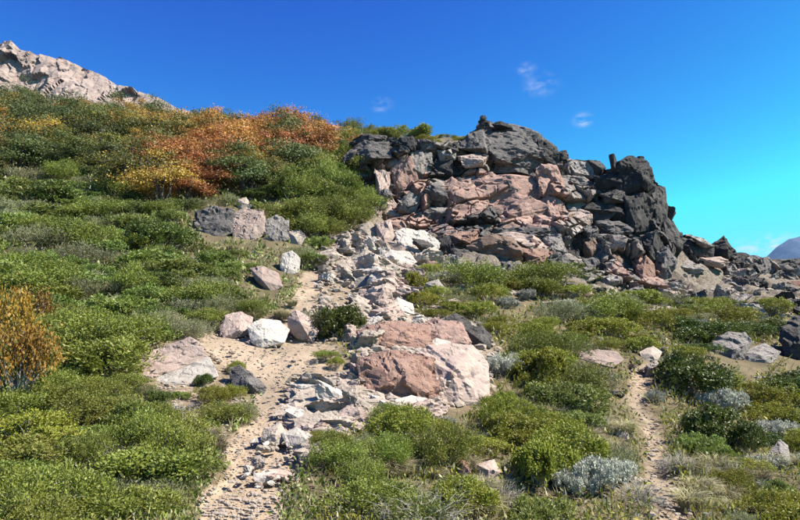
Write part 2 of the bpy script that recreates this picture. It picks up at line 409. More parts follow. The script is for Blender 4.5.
ZZ = ZZ + (rocky * (cell_steps(np.stack([XX.ravel(), YY.ravel(), ZZ.ravel()], 1) / 1.1, 61) * .45 + cell_steps(np.stack([XX.ravel(), YY.ravel(), ZZ.ravel()], 1) / .4, 67) * .15)).reshape(NY, NX)
def ground_material():
    T = NT('hillside_soil'); g = T.n('NewGeometry'); v = g.outputs['Position']
    sa = T.n('Attribute'); sa.attribute_name = 'sand'
    ro = T.n('Attribute'); ro.attribute_name = 'rocky'
    n1 = T.noise(v, 1.4, 5, .6); n2 = T.noise(v, 9, 5, .65); n3 = T.noise(v, 55, 3, .6)
    soil = T.mix(T.rng(n1, .35, .65), (.085, .065, .04), (.15, .115, .07))
    soil = T.mix(T.math('MULTIPLY', T.rng(n2, .5, .62), .6), soil, (.075, .085, .03))
    sandc = T.mix(T.rng(n1, .35, .65), (.29, .215, .15), (.36, .28, .205))
    sandc = T.mix(T.math('MULTIPLY', T.rng(n2, .48, .68), .55), sandc, (.25, .185, .125))
    sandc = T.mix(T.math('MULTIPLY', T.rng(n3, .56, .68), .5), sandc, (.43, .36, .28))
    sandc = T.mix(T.math('MULTIPLY', T.rng(n3, .42, .32), .5), sandc, (.27, .2, .14))
    sandc = T.mix(T.math('MULTIPLY', T.rng(T.noise(v, .7, 4, .6, .6), .45, .62), .6), sandc, (.19, .15, .11))
    f = T.math('ADD', sa.outputs['Fac'], T.rng(n2, .3, .7, -.3, .3))
    col = T.mix(T.rng(f, .3, .7), soil, sandc)
    rk = T.mix(T.rng(n2, .4, .6), (.085, .07, .055), (.19, .16, .13))
    col = T.mix(ro.outputs['Fac'], col, rk)
    bs = T.n('BsdfPrincipled'); bs.inputs['Roughness'].default_value = .95; bs.inputs['Specular IOR Level'].default_value = .15
    T.l(col, bs.inputs['Base Color'])
    h = T.math('ADD', T.math('MULTIPLY', n2, .6), T.math('MULTIPLY', n3, .25))
    bp = T.n('Bump'); bp.inputs['Strength'].default_value = .6; bp.inputs['Distance'].default_value = .1
    T.l(h, bp.inputs['Height']); T.l(bp.outputs[0], bs.inputs['Normal']); T.l(bs.outputs[0], T.out.inputs['Surface'])
    return T.m
M['ground'] = ground_material()
# trodden path lies a little lower than the slope beside it
ZZ = ZZ - (.07 * np.maximum(soft(PATH, gpx, gpy, YY), soft(PATH2, gpx, gpy, YY)) * front).reshape(NY, NX)
V = np.stack([XX.ravel(), YY.ravel(), ZZ.ravel()], 1)
idx = np.arange(NX * NY).reshape(NY, NX)
F = np.stack([idx[:-1, :-1].ravel(), idx[:-1, 1:].ravel(), idx[1:, 1:].ravel(), idx[1:, :-1].ravel()], 1)
fc = V[F].mean(1)
fpx, fpy = project(fc[:, 0], fc[:, 1], fc[:, 2])
fw = wob[F[:, 0]]
isfront = fc[:, 1] > 2.2
m1 = in_poly(fpx + fw * 14, fpy + fw * 8, PATH) & isfront
m2 = in_poly(fpx + fw * 14, fpy + fw * 8, PATH2) & isfront
def sub_mesh(name, mask):
    ff = F[mask]; used, inv = np.unique(ff, return_inverse=True)
    me = mk_mesh(name, V[used], inv.reshape(ff.shape), M['ground'], attrs={'sand': ('POINT', sand[used]), 'rocky': ('POINT', rocky[used])}, smooth=True)
    return tag(link(name, me), kind='structure')
sub_mesh('hillside_ground', ~(m1 | m2))
sub_mesh('dirt_path', m1)
sub_mesh('side_path', m2)

# low valley floor out to the horizon, beyond the hillside
def valley():
    T = NT('valley_floor'); g = T.n('NewGeometry')
    col = T.mix(T.rng(T.noise(g.outputs['Position'], .004, 5, .6), .4, .6), (.06, .07, .03), (.12, .10, .06))
    bs = T.n('BsdfPrincipled'); bs.inputs['Roughness'].default_value = 1; T.l(col, bs.inputs['Base Color']); T.l(bs.outputs[0], T.out.inputs['Surface'])
    k = 48; a = np.linspace(0, 2 * np.pi, k, endpoint=False)
    vs = [(0, 0, -40)]; rr = (60, 400, 1500, 4500)
    for r in rr: vs += [(math.cos(b) * r, math.sin(b) * r, -40) for b in a]
    fs = [(0, 1 + i, 1 + (i + 1) % k) for i in range(k)]
    for q in range(len(rr) - 1):
        for i in range(k):
            a0 = 1 + q * k + i; a1 = 1 + q * k + (i + 1) % k; b0 = a0 + k; b1 = a1 + k
            fs += [(a0, b0, b1), (a0, b1, a1)]
    tag(link('valley_ground', mk_mesh('valley_ground', vs, fs, T.m)), kind='structure')
valley()

# ------------------------------------------------------------------ rock generator
_ico = {}
def ico(s):
    if s not in _ico:
        bm = bmesh.new(); bmesh.ops.create_icosphere(bm, subdivisions=s, radius=1.0)
        _ico[s] = (np.array([v.co[:] for v in bm.verts]), np.array([[v.index for v in f.verts] for f in bm.faces])); bm.free()
    return _ico[s]
EDGE = {3: .19, 4: .125, 5: .075}
def cell_gap(q, seed):
    """distance to the border between cells: joints of the rock"""
    i = np.floor(q); b1 = np.full(len(q), 1e9); b2 = np.full(len(q), 1e9)
    for dx in (-1, 0, 1):
        for dy in (-1, 0, 1):
            for dz in (-1, 0, 1):
                c = i + (dx, dy, dz); o = np.stack([_hash(c[:, 0], c[:, 1], c[:, 2], seed + k) for k in range(3)], 1)
                dd = ((q - c - o) ** 2).sum(1); b2 = np.where(dd < b1, b1, np.minimum(b2, dd)); b1 = np.minimum(b1, dd)
    return np.sqrt(b2) - np.sqrt(b1)
def broken_rock(pts, sub, seed, rough=1.0):
    """convex hull of points (about -1..1), edges knocked off, tessellated, then chipped and roughened"""
    bm = bmesh.new()
    for p in pts: bm.verts.new(p)
    res = bmesh.ops.convex_hull(bm, input=bm.verts)
    junk = [e for e in res['geom_interior'] if isinstance(e, bmesh.types.BMVert)]
    if junk: bmesh.ops.delete(bm, geom=junk, context='VERTS')
    loose_v = [v for v in bm.verts if not v.link_faces]
    if loose_v: bmesh.ops.delete(bm, geom=loose_v, context='VERTS')
    bmesh.ops.dissolve_limit(bm, angle_limit=.12, verts=bm.verts, edges=bm.edges)
    bmesh.ops.bevel(bm, geom=list(bm.edges), offset=.016, offset_type='OFFSET', segments=1, profile=.5, affect='EDGES', clamp_overlap=True)
    bmesh.ops.triangulate(bm, faces=bm.faces)
    L = EDGE[sub]
    for it in range(7):
        lg = [e for e in bm.edges if e.calc_length() > L * 1.3]
        if not lg: break
        bmesh.ops.subdivide_edges(bm, edges=lg, cuts=1)
        bmesh.ops.triangulate(bm, faces=[f for f in bm.faces if len(f.verts) > 3])
    bmesh.ops.remove_doubles(bm, verts=bm.verts, dist=L * .12)
    bmesh.ops.recalc_face_normals(bm, faces=bm.faces)
    bm.normal_update(); bm.verts.index_update()
    p = np.array([v.co[:] for v in bm.verts]); nn = np.array([v.normal[:] for v in bm.verts])
    f = np.array([[v.index for v in fc.verts] for fc in bm.faces if len(fc.verts) == 3]); bm.free()
    o = seed * 3.71
    d = .20 * cell_steps(p * 1.3 + o, seed) + .09 * cell_steps(p * 3.1 + o, seed + 7)
    d = d + .012 * fbm(p * 3 + o, 2, seed + 3) + .014 * fbm(p * 11 + o, 2, seed + 5)
    ridg = np.abs(fbm(p * 1.9 + o * .7, 3, seed + 11)); d = d - .09 * np.clip(1 - ridg / .06, 0, 1)     # joints
    return p + nn * (d * rough)[:, None], f
def block_points(rng, jit=.2, trunc=.5):
    pts = []
    for sx in (-1, 1):
        for sy in (-1, 1):
            for sz in (-1, 1):
                c = np.array([sx, sy, sz], float) + rng.normal(0, jit, 3)
                if rng.uniform() < trunc:
                    for ax in range(3):
                        q = c.copy(); q[ax] -= np.sign(q[ax]) * rng.uniform(.25, 1.1); pts.append(q)
                else: pts.append(c)
    pts = np.array(pts); sh = rng.normal(0, .25, (3, 3)); np.fill_diagonal(sh, 1)
    pts = pts @ sh; return pts / np.abs(pts).max(0)
def rock_verts(rng, sub, rough=1.0, **kw):
    v, f = broken_rock(block_points(rng, **kw), sub, int(rng.integers(1, 9999)), rough)
    mn, mx = v.min(0), v.max(0)
    return (v - (mn + mx) / 2) / (mx - mn), f        # in a unit box

rr = np.random.default_rng(31)
PROTO = []                                           # alike stones share these meshes (unit box)
for i in range(24):
    PROTO.append(rock_verts(rr, 4 if i % 2 else 3, rr.uniform(.7, 1.2), jit=rr.uniform(.1, .28), trunc=rr.uniform(.35, .8)))
_pm = {}
def proto_mesh(i, mat):
    if i not in _pm: _pm[i] = mk_mesh('stone', PROTO[i][0], PROTO[i][1], M['pale'])
    return _pm[i]
def own_mat(o, mat):
    """alike stones share a mesh, each keeps its own kind of rock"""
    o.material_slots[0].link = 'OBJECT'; o.material_slots[0].material = M[mat]; return o

HSEED = [100]
def hull_rock(name, mat, outline, Y, ridge=None, rd=.45, back=.8, sub=4, rough=.8, parent=None, label=None, cat=None, group=None, skew=0.0, below=0.0, lean=.15):
    """a rock whose outline, distance and thickness are given; ridge = the pixel where its front edge comes nearest"""
    HSEED[0] += 1; rng = np.random.default_rng(HSEED[0])
    pts2 = np.array(poly(outline) if isinstance(outline, str) else outline)
    if parent is not None and len(pts2) >= 6 and sub < 5:      # few corners: angular, not rounded
        ang = []
        for k in range(len(pts2)):
            a, b, c = pts2[k - 1], pts2[k], pts2[(k + 1) % len(pts2)]; ang.append(abs(np.cross(b - a, c - b)))
        for k in sorted(np.argsort(ang)[:max(1, len(pts2) - 5)])[::-1]: pts2 = np.delete(pts2, k, 0)
    dj = (-.10, .32) if parent is not None else (-.06, .10)
    c2 = pts2.mean(0); w = np.ptp(pts2[:, 0]) * Y / FPX; h = np.ptp(pts2[:, 1]) * Y / FPX; size = math.sqrt(w * h)
    pts = []
    for (x, y) in pts2:
        pts.append(P(x, y, Y + rng.uniform(*dj) * size + lean * size * (c2[1] - y) / max(np.ptp(pts2[:, 1]), 1)))
        bx, by = c2 + (np.array([x, y]) - c2) * (1.0 if parent is not None else .85)
        pts.append(P(bx, by, Y + back * size))
    if ridge is not None: pts.append(P(ridge[0], ridge[1], Y - rd * size))
    else:
        for k in range(2):
            r = c2 + (pts2[rng.integers(len(pts2))] - c2) * rng.uniform(0, .5); pts.append(P(r[0], r[1], Y - rng.uniform(.15, .4) * size))
    if below > 0:
        pts.append(P(c2[0], pts2[:, 1].max(), Y + .3 * size) - np.array([0, 0, below]))
    pts = np.array(pts)
    sc = np.ptp(pts, axis=0) / 2; mid = (pts.max(0) + pts.min(0)) / 2
    loc_pts = (pts - mid) / sc
    v, f = broken_rock(loc_pts, sub, HSEED[0], rough)
    wv = v * sc + mid
    org = np.array([wv[:, 0].mean(), wv[:, 1].mean(), wv[:, 2].min()])
    o = link(name, mk_mesh(name, wv - org, f, M[mat]), org - (np.array(parent.location) if parent else 0), parent)
    if label: tag(o, label, cat or 'boulder', group)
    return o
def empty_at(name, loc, label, cat, group=None):
    e = bpy.data.objects.new(name, None); COL.objects.link(e); e.location = loc; e.empty_display_size = .3
    return tag(e, label, cat, group)

# ------------------------------------------------------------------ the crags
cliff = empty_at('rock_cliff', P(470, 270, 25), 'tall pink and grey rock cliff with a dark rounded top above the scree', 'cliff')
crag = empty_at('dark_crag', P(625, 295, 26), 'near black rock tower with a leaning finger stone on its crest', 'cliff')
rib = empty_at('rock_rib', P(740, 300, 33), 'low broken dark rock rib running down from the black tower', 'cliff')
def B(par, mat, outline, Y, ridge=None, rd=.45, back=.8, sub=4, rough=.8, name='rock_block', **k):
    return hull_rock(name, mat, outline, Y, ridge, rd, back, sub, rough * .78, parent=par, **k)
A_ = cliff
# rounded weathered top
B(A_, 'grey', "462,152 470,134 484,125 512,127 536,134 552,148 558,166 546,180 500,178 466,176", 33.2, (520, 172), .35, 1.0, 5, .9)
B(A_, 'grey', "478,140 500,130 528,134 545,150 540,172 505,168 480,166", 32.2, (500, 160), .25, .8, 5, 1.0)
B(A_, 'char', "538,140 548,142 558,152 560,166 550,166 542,154", 33.0, (540, 158), .5, .8)
B(A_, 'dark', "522,130 536,132 542,140 530,142 516,136", 33.4, None, .3, .8)
# big pink slab
B(A_, 'pink', "446,184 470,176 510,174 540,178 552,196 548,226 530,234 505,214 488,208 456,220 444,204", 30.4, (520, 205), .16, .7, 5, .55)
B(A_, 'pink', "504,206 530,196 549,206 548,228 528,238 500,238 496,222", 29.5, (508, 214), .35, .8, 4, .5)
B(A_, 'pink', "536,168 556,166 566,186 562,214 548,210 540,188", 30.6, (540, 190), .35, .8, 4, .7)
B(A_, 'pink', "546,196 562,202 570,226 556,234 546,224", 29.6, (550, 215), .4, .8, 4, .8)
# cave under the slab
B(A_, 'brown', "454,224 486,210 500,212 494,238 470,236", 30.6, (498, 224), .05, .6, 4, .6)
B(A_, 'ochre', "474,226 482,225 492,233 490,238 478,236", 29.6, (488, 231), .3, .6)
# block left of the dome; the charcoal block paints the shadow beneath it
B(A_, 'grey', "456,148 468,134 482,130 490,142 488,158 470,160 458,158", 32.0, (486, 148), .3, .8, 4, .8)
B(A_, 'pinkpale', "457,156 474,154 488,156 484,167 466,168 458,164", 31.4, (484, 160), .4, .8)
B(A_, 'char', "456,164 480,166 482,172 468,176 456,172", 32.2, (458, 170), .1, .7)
# left part of the face
B(A_, 'char', "390,140 398,135 412,136 417,144 414,156 394,158", 32.0, (415, 148), .5, .8)  # black rock colour paints its shadowed left face
B(A_, 'lgrey', "410,150 420,146 432,152 432,180 420,186 410,172", 31.4, (414, 168), .3, .7)
B(A_, 'lgrey', "418,140 434,142 440,152 428,158 418,150", 32.2, (424, 150), .4, .8)
B(A_, 'pink', "390,162 410,158 418,176 424,196 408,206 390,196", 31.0, (396, 182), .25, .7, 4, .7)
B(A_, 'pinkpale', "375,170 382,167 390,172 392,198 380,206 376,190", 30.6, (380, 188), .35, .8)
B(A_, 'grey', "350,152 364,140 388,142 392,158 380,166 358,166", 31.4, (372, 158), .35, .8)
B(A_, 'dark', "346,144 366,134 386,136 388,148 360,150", 32.6, None, .3, .8)
B(A_, 'char', "426,162 438,156 452,158 456,176 446,182 430,178", 31.6, (452, 172), .25, .6)
B(A_, 'dark', "424,176 446,180 442,194 428,196 420,188", 31.4, None, .3, .7)
B(A_, 'lgrey', "436,150 456,152 456,160 440,162", 31.8, None, .4, .8)
B(A_, 'dark', "444,146 458,142 460,152 446,156", 31.8, (456, 150), .4, .8)
B(A_, 'pink', "440,186 452,178 466,184 466,206 452,210 442,200", 30.4, (446, 198), .3, .7)
B(A_, 'pink', "404,192 424,188 444,200 448,212 430,214 410,208", 30.2, (420, 206), .3, .7)
B(A_, 'char', "398,198 412,192 420,198 416,212 404,210", 30.2, (418, 204), .2, .5)
B(A_, 'pinkpale', "376,200 392,198 404,206 408,218 392,222 378,214", 29.6, (386, 214), .35, .8)
B(A_, 'pink', "390,220 410,215 432,216 434,228 412,232 392,230", 28.8, (404, 226), .35, .8)
B(A_, 'red', "432,217 440,214 446,222 442,232 434,232", 28.8, (440, 226), .4, .8)
B(A_, 'lgrey', "428,207 440,205 452,208 454,214 442,217 430,215", 28.9, (440, 212), .4, .8, 4, .5)
B(A_, 'pinkpale', "446,214 456,212 458,224 450,228 444,222", 28.8, None, .4, .8)
B(A_, 'lgrey', "453,212 474,206 488,206 470,216 456,219", 30.0, None, .3, .8)
# blocks at the foot
B(A_, 'red', "444,232 462,226 478,230 482,248 466,256 446,252", 25.4, (462, 240), .4, 1.3, 4, .9)
B(A_, 'char', "436,238 450,236 458,262 446,268 436,260", 24.6, (456, 252), .35, 1.3)
B(A_, 'brown', "466,246 490,236 514,238 526,252 524,274 484,276 468,270", 24.0, (522, 250), .45, 1.3, 5, .7)  # shade of this face is put into the darker brown
B(A_, 'pinkpale', "486,238 510,233 532,236 548,248 540,256 514,247 492,246", 24.3, (520, 242), .35, 1.5, 4, .9)
B(A_, 'red', "514,246 534,242 552,252 558,274 538,280 518,276", 23.9, (530, 262), .35, 1.3, 4, 1.0)
B(A_, 'dark', "452,250 468,250 478,270 464,276 450,268", 23.6, None, .4, 1.2)
B(A_, 'pinkpale', "460,252 468,254 478,272 470,275", 23.4, None, .4, .9)
B(A_, 'brown', "452,222 480,218 500,228 496,240 466,242 450,234", 28.2, (494, 230), .2, 1.2, 4, .7)
B(A_, 'grey', "494,228 520,230 546,228 556,240 530,248 500,244", 27.2, (520, 240), .3, 1.2, 4, 1.0)
B(A_, 'lgrey', "544,238 560,236 566,252 556,262 544,254", 25.6, (552, 248), .4, 1.2, 4, 1.0)
B(A_, 'grey', "548,256 566,256 574,276 562,288 548,280", 24.4, (558, 270), .4, 1.2, 4, 1.1)
B(A_, 'dark', "428,228 446,224 452,240 440,252 428,244", 27.4, (448, 236), .3, 1.2)
# skyline stones
B(A_, 'char', "492,124 500,121 508,124 512,128 496,129", 33.6, None, .4, .8, 3)
B(A_, 'dark', "558,152 566,150 570,160 560,164", 33.2, None, .4, .8)
C_ = crag
B(A_, 'char', "556,158 564,155 568,160 568,172 560,172", 33.4, (566, 164), .4, .8)
B(A_, 'lgrey', "566,158 580,157 592,162 594,176 580,184 568,178", 33.0, (574, 172), .35, .8, 4, 1.)
B(A_, 'dark', "588,160 600,161 606,168 598,176 590,172", 33.0, (602, 168), .4, .8)
B(A_, 'lgrey', "560,176 584,178 596,190 584,202 566,198", 31.8, (574, 190), .35, .8, 4, 1.)
B(A_, 'grey', "574,184 594,182 604,194 592,206 578,202", 31.4, (594, 194), .35, .8, 4, 1.)
B(A_, 'lgrey', "560,198 582,200 590,212 572,220 560,214", 30.4, (570, 210), .4, .8, 4, 1.)
B(A_, 'pinkpale', "566,214 580,209 592,214 590,226 574,228", 29.4, (578, 218), .4, .8)
B(A_, 'ochre', "564,218 574,214 578,226 568,230", 29.1, None, .4, .7)
B(A_, 'lgrey', "552,226 568,224 574,240 562,250 550,242", 28.4, (560, 238), .4, .8, 4, 1.1)
B(A_, 'dark', "568,232 586,228 594,240 588,256 574,252", 28.4, (588, 242), .3, .7, 4, .9)
B(A_, 'brown', "583,240 594,238 600,248 594,260 584,258", 27.8, (590, 250), .4, .8)
B(A_, 'lgrey', "546,244 560,244 568,258 560,272 548,266", 26.8, (554, 258), .4, .8, 4, 1.1)
B(A_, 'char', "566,252 578,250 584,270 580,284 568,280", 27.0, (580, 266), .3, .7)
B(A_, 'lgrey', "556,268 570,270 574,284 560,284 550,276", 25.9, None, .4, .8, 4, 1.)
B(A_, 'grey', "582,258 598,260 604,276 596,288 584,282", 26.8, (592, 272), .4, .8, 4, 1.1)
# the black tower
B(C_, 'char', "609,155 614,154 618,166 622,176 616,180 611,168", 31.2, (614, 166), .4, .7, 4, .5, name='finger_stone')
B(C_, 'char', "618,164 628,158 642,159 651,168 654,186 648,204 630,206 618,192", 31.0, (646, 180), .4, .8, 5, .9)
B(C_, 'char', "594,176 608,168 622,170 626,190 612,198 598,194", 31.0, (622, 182), .3, .7, 4, .8)
B(C_, 'dark', "600,194 616,190 626,194 626,202 606,204", 30.2, (612, 198), .35, .7, 4, .9)
B(C_, 'char', "582,208 600,200 624,202 628,220 612,226 592,220", 30.2, (622, 212), .25, .7, 4, .8)
B(C_, 'dark', "624,196 644,192 656,206 656,236 640,246 626,236", 30.0, (634, 222), .25, .8, 5, 1.0)
B(C_, 'dark', "650,186 658,181 665,188 668,214 664,234 652,236", 31.0, (656, 212), .4, .8, 4, .8)
B(C_, 'dark', "662,206 672,216 681,234 682,250 668,250 660,234", 31.0, (666, 236), .35, .8, 4, .9)
B(C_, 'grey', "598,222 620,220 632,230 622,240 602,236", 29.0, (612, 232), .35, .8, 4, 1.1)
B(C_, 'dark', "600,234 622,236 626,252 612,260 600,252", 28.6, (620, 244), .3, .7, 4, .9)
B(C_, 'char', "618,246 634,240 642,254 638,276 622,274", 28.4, (638, 258), .15, .6, 4, .7)
B(C_, 'brown', "606,258 614,254 622,260 620,280 608,280", 27.4, (612, 270), .4, .8, 4, .7)
B(C_, 'grey', "596,244 608,246 610,262 600,268 594,258", 27.8, None, .4, .8, 4, 1.1)
B(C_, 'dark', "640,236 656,230 664,244 662,268 648,268 640,254", 28.8, (650, 254), .3, .8, 4, .9)
B(C_, 'red', "636,266 646,256 654,264 658,290 648,298 634,294", 27.0, (642, 280), .35, .8, 4, .7)
B(C_, 'grey', "654,250 668,246 676,264 670,286 658,284", 28.6, (662, 268), .3, .8, 4, 1.)
B(C_, 'dark', "618,276 632,278 634,294 620,296 612,288", 26.6, (630, 284), .3, .7)
B(C_, 'pinkpale', "628,280 634,278 637,294 630,298", 26.4, None, .4, .8)
B(C_, 'grey', "598,276 612,278 616,292 604,296 596,288", 26.2, None, .4, .8, 4, 1.)
# the rib on the right
R_ = rib
B(R_, 'dark', "676,236 688,231 700,236 712,246 712,258 694,262 678,256", 33.0, (690, 252), .35, .8, 4, .9)
B(R_, 'char', "710,247 718,240 724,235 730,242 735,254 728,260 712,258", 34.0, (728, 250), .4, .8, 4, .8)
B(R_, 'lgrey', "690,236 702,238 712,246 706,248 696,244", 32.6, None, .4, .8)
B(R_, 'dark', "732,254 746,253 754,257 752,272 736,274", 35.5, (748, 264), .35, .8, 4, .9)
B(R_, 'grey', "750,257 768,257 774,266 768,284 754,280", 36.0, (760, 272), .35, .8, 4, 1.1)
B(R_, 'dark', "768,260 786,263 800,259 816,262 816,282 790,288 770,282", 37.0, (790, 276), .3, .8, 5, 1.)
B(R_, 'pinkpale', "700,258 720,257 730,262 722,268 704,266", 32.6, None, .4, .8, 4, .8)
B(R_, 'red', "788,282 806,280 812,296 794,300", 34.4, None, .4, .8)
B(R_, 'lgrey', "786,298 806,294 812,306 790,308", 33.6, None, .4, .8)
B(R_, 'lgrey', "664,262 690,260 704,270 690,274 668,270", 31.0, None, .3, .8, 4, 1.)
B(R_, 'dark', "700,286 716,284 728,292 722,304 704,302", 30.6, None, .4, .8, 4, 1.)
B(R_, 'lgrey', "722,298 752,294 764,302 740,308 724,306", 30.4, None, .3, .8, 4, .9)
B(R_, 'lgrey', "676,292 696,296 708,306 690,306", 29.2, None, .3, .8)
B(R_, 'dark', "746,276 764,278 768,296 752,300 744,290", 33.6, None, .4, .8, 4, 1.)
B(R_, 'grey', "766,284 788,284 790,302 770,304", 33.6, None, .4, .8, 4, 1.)

CRPTS = np.array([(350, 160, 31.5), (365, 145, 33), (376, 205, 29), (380, 165, 31.5), (395, 228, 27), (420, 205, 29), (420, 160, 31.8), (445, 262, 24.2), (450, 240, 26), (450, 205, 29.2), (450, 165, 31.8),
    (500, 272, 23.6), (500, 250, 25.2), (505, 232, 28), (505, 195, 30), (505, 165, 32), (500, 138, 34), (545, 274, 23.8), (545, 240, 27), (545, 200, 30), (545, 165, 32.5), (530, 135, 34.2),
    (590, 288, 25), (590, 245, 28), (590, 205, 30.8), (590, 170, 33.5), (625, 294, 25.5), (625, 250, 28), (625, 215, 30), (630, 170, 31.8),
    (655, 295, 26.5), (655, 250, 29), (660, 210, 31.5), (690, 298, 28.5), (690, 260, 32), (690, 236, 34), (725, 300, 30.5), (725, 262, 34.5), (722, 240, 35.5), (770, 302, 33), (770, 268, 36.5), (820, 304, 34.5), (820, 268, 38.5)], float)
CRTOP = poly("340,158 350,148 366,138 392,134 416,138 440,142 460,138 470,132 482,126 500,125 520,128 534,132 546,140 556,151 562,157 580,158 596,162 607,166 619,166 626,160 640,159 650,167 654,181 659,182 665,189 668,206 674,218 681,233 690,232 700,237 711,247 718,242 724,238 731,245 736,255 752,256 768,258 780,263 800,260 850,264")
CRBOT = poly("340,168 360,190 372,218 395,236 440,268 470,278 540,282 600,298 640,306 690,308 740,310 850,314")
PINKZ = [poly("444,188 470,172 540,174 562,186 566,226 530,240 500,240 446,222"), poly("374,172 392,156 416,160 432,190 446,206 440,232 392,232 376,212"), poly("444,228 480,226 484,252 450,254"), poly("512,244 552,246 560,278 520,280"),
         poly("604,256 622,256 622,282 606,282"), poly("634,258 656,256 662,300 634,300")]
BLACKZ = [poly("470,130 530,128 560,150 562,168 540,150 500,142"), poly("596,172 620,156 652,160 668,206 684,240 664,262 640,250 598,222"), poly("388,134 418,136 416,158 392,158"), poly("424,158 456,156 458,182 426,182"), poly("676,232 712,244 734,236 736,258 690,262"), poly("454,222 500,208 500,240 458,242")]  # dark rock, plus painted shade in the cave and on the left block
SLAB = poly("444,190 470,176 540,176 552,196 548,232 500,238 490,208 456,220")
def cliff_material():
    T = NT('fractured_cliff_rock'); v, rnd = T.rand_pos()
    ap = T.n('Attribute'); ap.attribute_name = 'pinkness'; ab = T.n('Attribute'); ab.attribute_name = 'blackness'; at = T.n('Attribute'); at.attribute_name = 'tone'
    n1 = T.noise(v, 1.2, 5, .65, .4); n2 = T.noise(v, 5, 5, .7, .4); n3 = T.noise(v, 24, 4, .7)
    base = T.mix(at.outputs['Fac'], (.065, .057, .054), (.29, .245, .215))
    base = T.mix(T.rng(n2, .5, .62), base, (.045, .042, .043))
    pk = T.mix(T.rng(n1, .35, .65), (.26, .15, .115), (.345, .225, .185))
    pk = T.mix(T.math('MULTIPLY', T.rng(n2, .48, .62), .75), pk, (.10, .078, .072)); mp = T.n('Mapping'); mp.inputs['Scale'].default_value = (3, 3, .4); T.l(v, mp.inputs['Vector']); pk = T.mix(T.math('MULTIPLY', T.rng(T.noise(mp.outputs[0], 1.2, 4, .6), .52, .68), .6), pk, (.085, .075, .072))
    bk = T.mix(T.rng(n2, .4, .6), (.03, .028, .029), (.075, .068, .066))
    w = T.rng(T.math('ADD', ap.outputs['Fac'], T.rng(n1, .3, .7, -.45, .45)), .35, .65)
    col = T.mix(w, base, pk)
    w2 = T.rng(T.math('ADD', ab.outputs['Fac'], T.rng(n1, .3, .7, -.45, .45)), .35, .65)
    col = T.mix(w2, col, bk)
    col = T.mix(T.math('MULTIPLY', T.rng(n3, .5, .7), .35), col, (.42, .37, .33))
    col = T.mix(T.math('MULTIPLY', T.rng(T.noise(v, 1.7, 5, .7, 1.0), .66, .7), .7), col, (.30, .15, .04))
    bs = T.n('BsdfPrincipled'); bs.inputs['Roughness'].default_value = .9; bs.inputs['Specular IOR Level'].default_value = .2; T.l(col, bs.inputs['Base Color'])
    h = T.math('ADD', T.math('MULTIPLY', n2, .5), T.math('MULTIPLY', n3, .2))
    bp = T.n('Bump'); bp.inputs['Strength'].default_value = .6; bp.inputs['Distance'].default_value = .2; T.l(h, bp.inputs['Height']); T.l(bp.outputs[0], bs.inputs['Normal'])
    T.l(bs.outputs[0], T.out.inputs['Surface']); return T.m
M['cliff'] = cliff_material()
